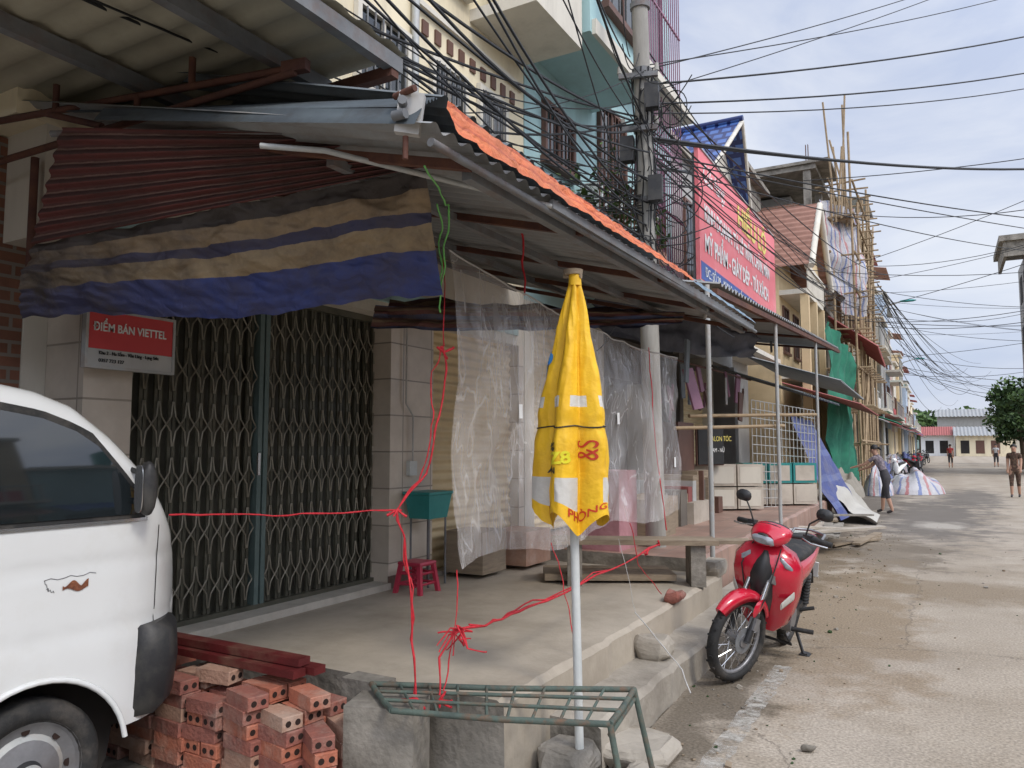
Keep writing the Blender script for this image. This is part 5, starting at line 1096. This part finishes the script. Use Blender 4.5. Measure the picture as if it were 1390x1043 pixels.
person('woman',(1.80,27.7,.0),math.radians(170),pose(.03,.10,(.15,.5),(-.1,.3)),(floral,floral,skin,hair,shoe),True,1.56)
clr=[pm('cloth_red',(.4,.05,.05),None,5,.8,0),pm('cloth_white',(.6,.6,.6),None,5,.8,0),pm('cloth_blue',(.08,.15,.35),None,5,.8,0)]
for k,(x,y,rz) in enumerate(((.3,62.5,0),(3.2,66,3))):
    person('pedestrian',(x,y,0),rz,pose(.05,.15,(.3,.6),(-.3,.1)),(clr[k%3],blackc,skin,hair,shoe),False,1.62)
def farbike(x,y,rz,m):
    b=MB();b.T=Matrix.Translation((x,y,0))@Matrix.Rotation(rz,4,'Z')
    for f in(0,1.24): b.tube([(f+.25*math.sin(2*math.pi*k/16),0,.28+.25*math.cos(2*math.pi*k/16)) for k in range(17)],.035,blk,6,False);b.tube([(f,-.05,.28),(f,.05,.28)],.05,alu,8)
    b.tube([(1.24,0,.28),(1.02,0,.95)],.035,steel,6);b.tube([(.95,-.32,1.0),(1.0,0,.97),(.95,.32,1.0)],.02,blk,6)
    b.loft([ell((1.13,0,.93),Y,Z,.07,.06,10),ell((1.0,0,.95),Y,Z,.12,.08,10)],m);b.loft([ell((1.02,0,.84),Y,XX,.14,.05,10),ell((1.0,0,.66),Y,XX,.19,.07,10),ell((.9,0,.38),Y,XX,.12,.06,10)],m)
    b.loft([ell((.9,0,.5),Y,Z,.07,.08,10),ell((.6,0,.48),Y,Z,.08,.1,10),ell((.3,0,.66),Y,Z,.14,.11,10),ell((-.3,0,.78),Y,Z,.08,.05,10)],m);b.loft([ell((.55,0,.75),Y,Z,.08,.03,10),ell((.2,0,.80),Y,Z,.12,.04,10),ell((-.2,0,.84),Y,Z,.1,.03,10)],blk)
    b.loft([ell((.6,0,.3),Y,Z,.08,.08,8),ell((.3,0,.3),Y,Z,.08,.08,8)],alu)
    for s_ in(-1,1): b.tube([(.98,s_*.2,1.0),(.96,s_*.28,1.15)],.008,blk,5);b.loft([ell((.96,s_*.3,1.16),Y,Z,.05,.035,8),ell((.94,s_*.3,1.16),Y,Z,.045,.03,8)],blk)
    b.finish('parked_motorbike')
for k in range(9): farbike(-1.9+U(-.2,.5),37+k*5.2+U(-1,1),U(-2,-1.1),random.choice([scred,signblue,blkpl,whitep,tealpl]))
# ------------------------------------------------------------ trees
def tree(name,c,h,cr,nl=1800,leaf=.22,trunk=.18):
    E=empty(name);b=MB();c=Vector(c);top=c+Vector((0,0,h*.55))
    b.tube([c,c+Vector((.1,.05,h*.25)),top],[trunk,trunk*.75,trunk*.5],bark,9)
    cl=[]
    for k in range(9):
        a=U(0,6.28);q=top+Vector((math.cos(a)*cr*U(.3,.75),math.sin(a)*cr*U(.3,.75),U(-.1,.42)*h));b.tube([top-Vector((0,0,h*.1)),top.lerp(q,.5)+Vector((0,0,.1)),q],[trunk*.4,trunk*.25,.02],bark,6);cl.append((q,cr*U(.3,.5)))
    b.finish('trunk',E);b=MB()
    for k in range(nl):
        q,rr=random.choice(cl);d=Vector((random.gauss(0,1),random.gauss(0,1),random.gauss(0,1))).normalized()*rr*R()**.4;p=q+Vector((d.x,d.y,d.z*.75))
        a=Vector((U(-1,1),U(-1,1),U(-1,1))).normalized();bb=a.cross(Vector((U(-1,1),U(-1,1),U(-1,1)))).normalized();s_=leaf*U(.6,1.3)
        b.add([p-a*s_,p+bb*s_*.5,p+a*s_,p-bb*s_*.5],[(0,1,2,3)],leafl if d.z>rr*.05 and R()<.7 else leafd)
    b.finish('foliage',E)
tree('street_tree',(5.6,68,0),6.5,2.8,2600,.2);tree('street_tree',(4.3,60,0),4.5,1.7,1800,.15);tree('street_tree',(6.6,75,0),7.5,3.2,2600,.22);tree('street_tree',(4.6,45,0),9,1.5,1200,.14)
fm=MB()
for k in range(40):
    cx,cy=U(-16,50),U(165,200);h=U(5,10.5);rr=U(3,5)
    fm.tube([(cx,cy,0),(cx,cy,h*.6)],.3,bark,6)
    for q in range(230):
        d=Vector((random.gauss(0,1),random.gauss(0,1),random.gauss(0,1))).normalized()*rr*R()**.35;p=Vector((cx+d.x,cy+d.y,h*.65+d.z*.62))
        a=Vector((U(-1,1),U(-1,1),U(-1,1))).normalized();bb=a.cross(Vector((U(-1,1),U(-1,1),U(-1,1)))).normalized();s_=U(.4,.9)
        fm.add([p-a*s_,p+bb*s_*.6,p+a*s_,p-bb*s_*.6],[(0,1,2,3)],leafl if d.z>.3 and R()<.6 else leafd)
fm.finish('distant_trees')
hl=MB();hm=pm('hill_green',(.13,.18,.16),(.10,.14,.12),.05,.95,0)
hl.grid(lambda u,v:(-150+420*u,330+120*v,(8+9*noise.noise(Vector((u*6,0,2)))+5*noise.noise(Vector((u*17,1,2))))*math.sin(math.pi*min(1,v+.02))),90,10,hm);hl.finish('hills')
pl=MB()
for k in range(900):
    c=Vector((-3.2+U(-.35,.35),7.1+U(0,2.0),3.95+abs(random.gauss(0,.3))));a=Vector((U(-1,1),U(-1,1),U(-.5,1))).normalized();bb=a.cross(Vector((0,0,1.1))).normalized();s_=U(.03,.07)
    pl.add([c-a*s_,c+bb*s_*.5,c+a*s_,c-bb*s_*.5],[(0,1,2,3)],random.choice([leafl,leafd]))
pl.box(-3.5,7.0,3.8,-2.95,9.2,3.95,terr)
for k in range(20): pl.tube([(-2.93,7.0+k*.11,3.9),(-2.93,7.0+k*.11,4.4)],.008,rust,4)
pl.tube([(-2.93,7,4.4),(-2.93,9.2,4.4)],.012,rust,5);pl.finish('balcony_plants')
# ------------------------------------------------------------ camera
cd=bpy.data.cameras.new('camera');cd.sensor_width=36;cd.lens=36*1040/1390;cd.clip_end=2000;cd.clip_start=.05
co=bpy.data.objects.new('camera',cd);COL.objects.link(co);co.location=(0,0,1.55);co.rotation_euler=(math.radians(94.6),0,math.radians(29.4));scene.camera=co
scene.view_settings.view_transform='Standard';scene.view_settings.look='None';scene.view_settings.exposure=0
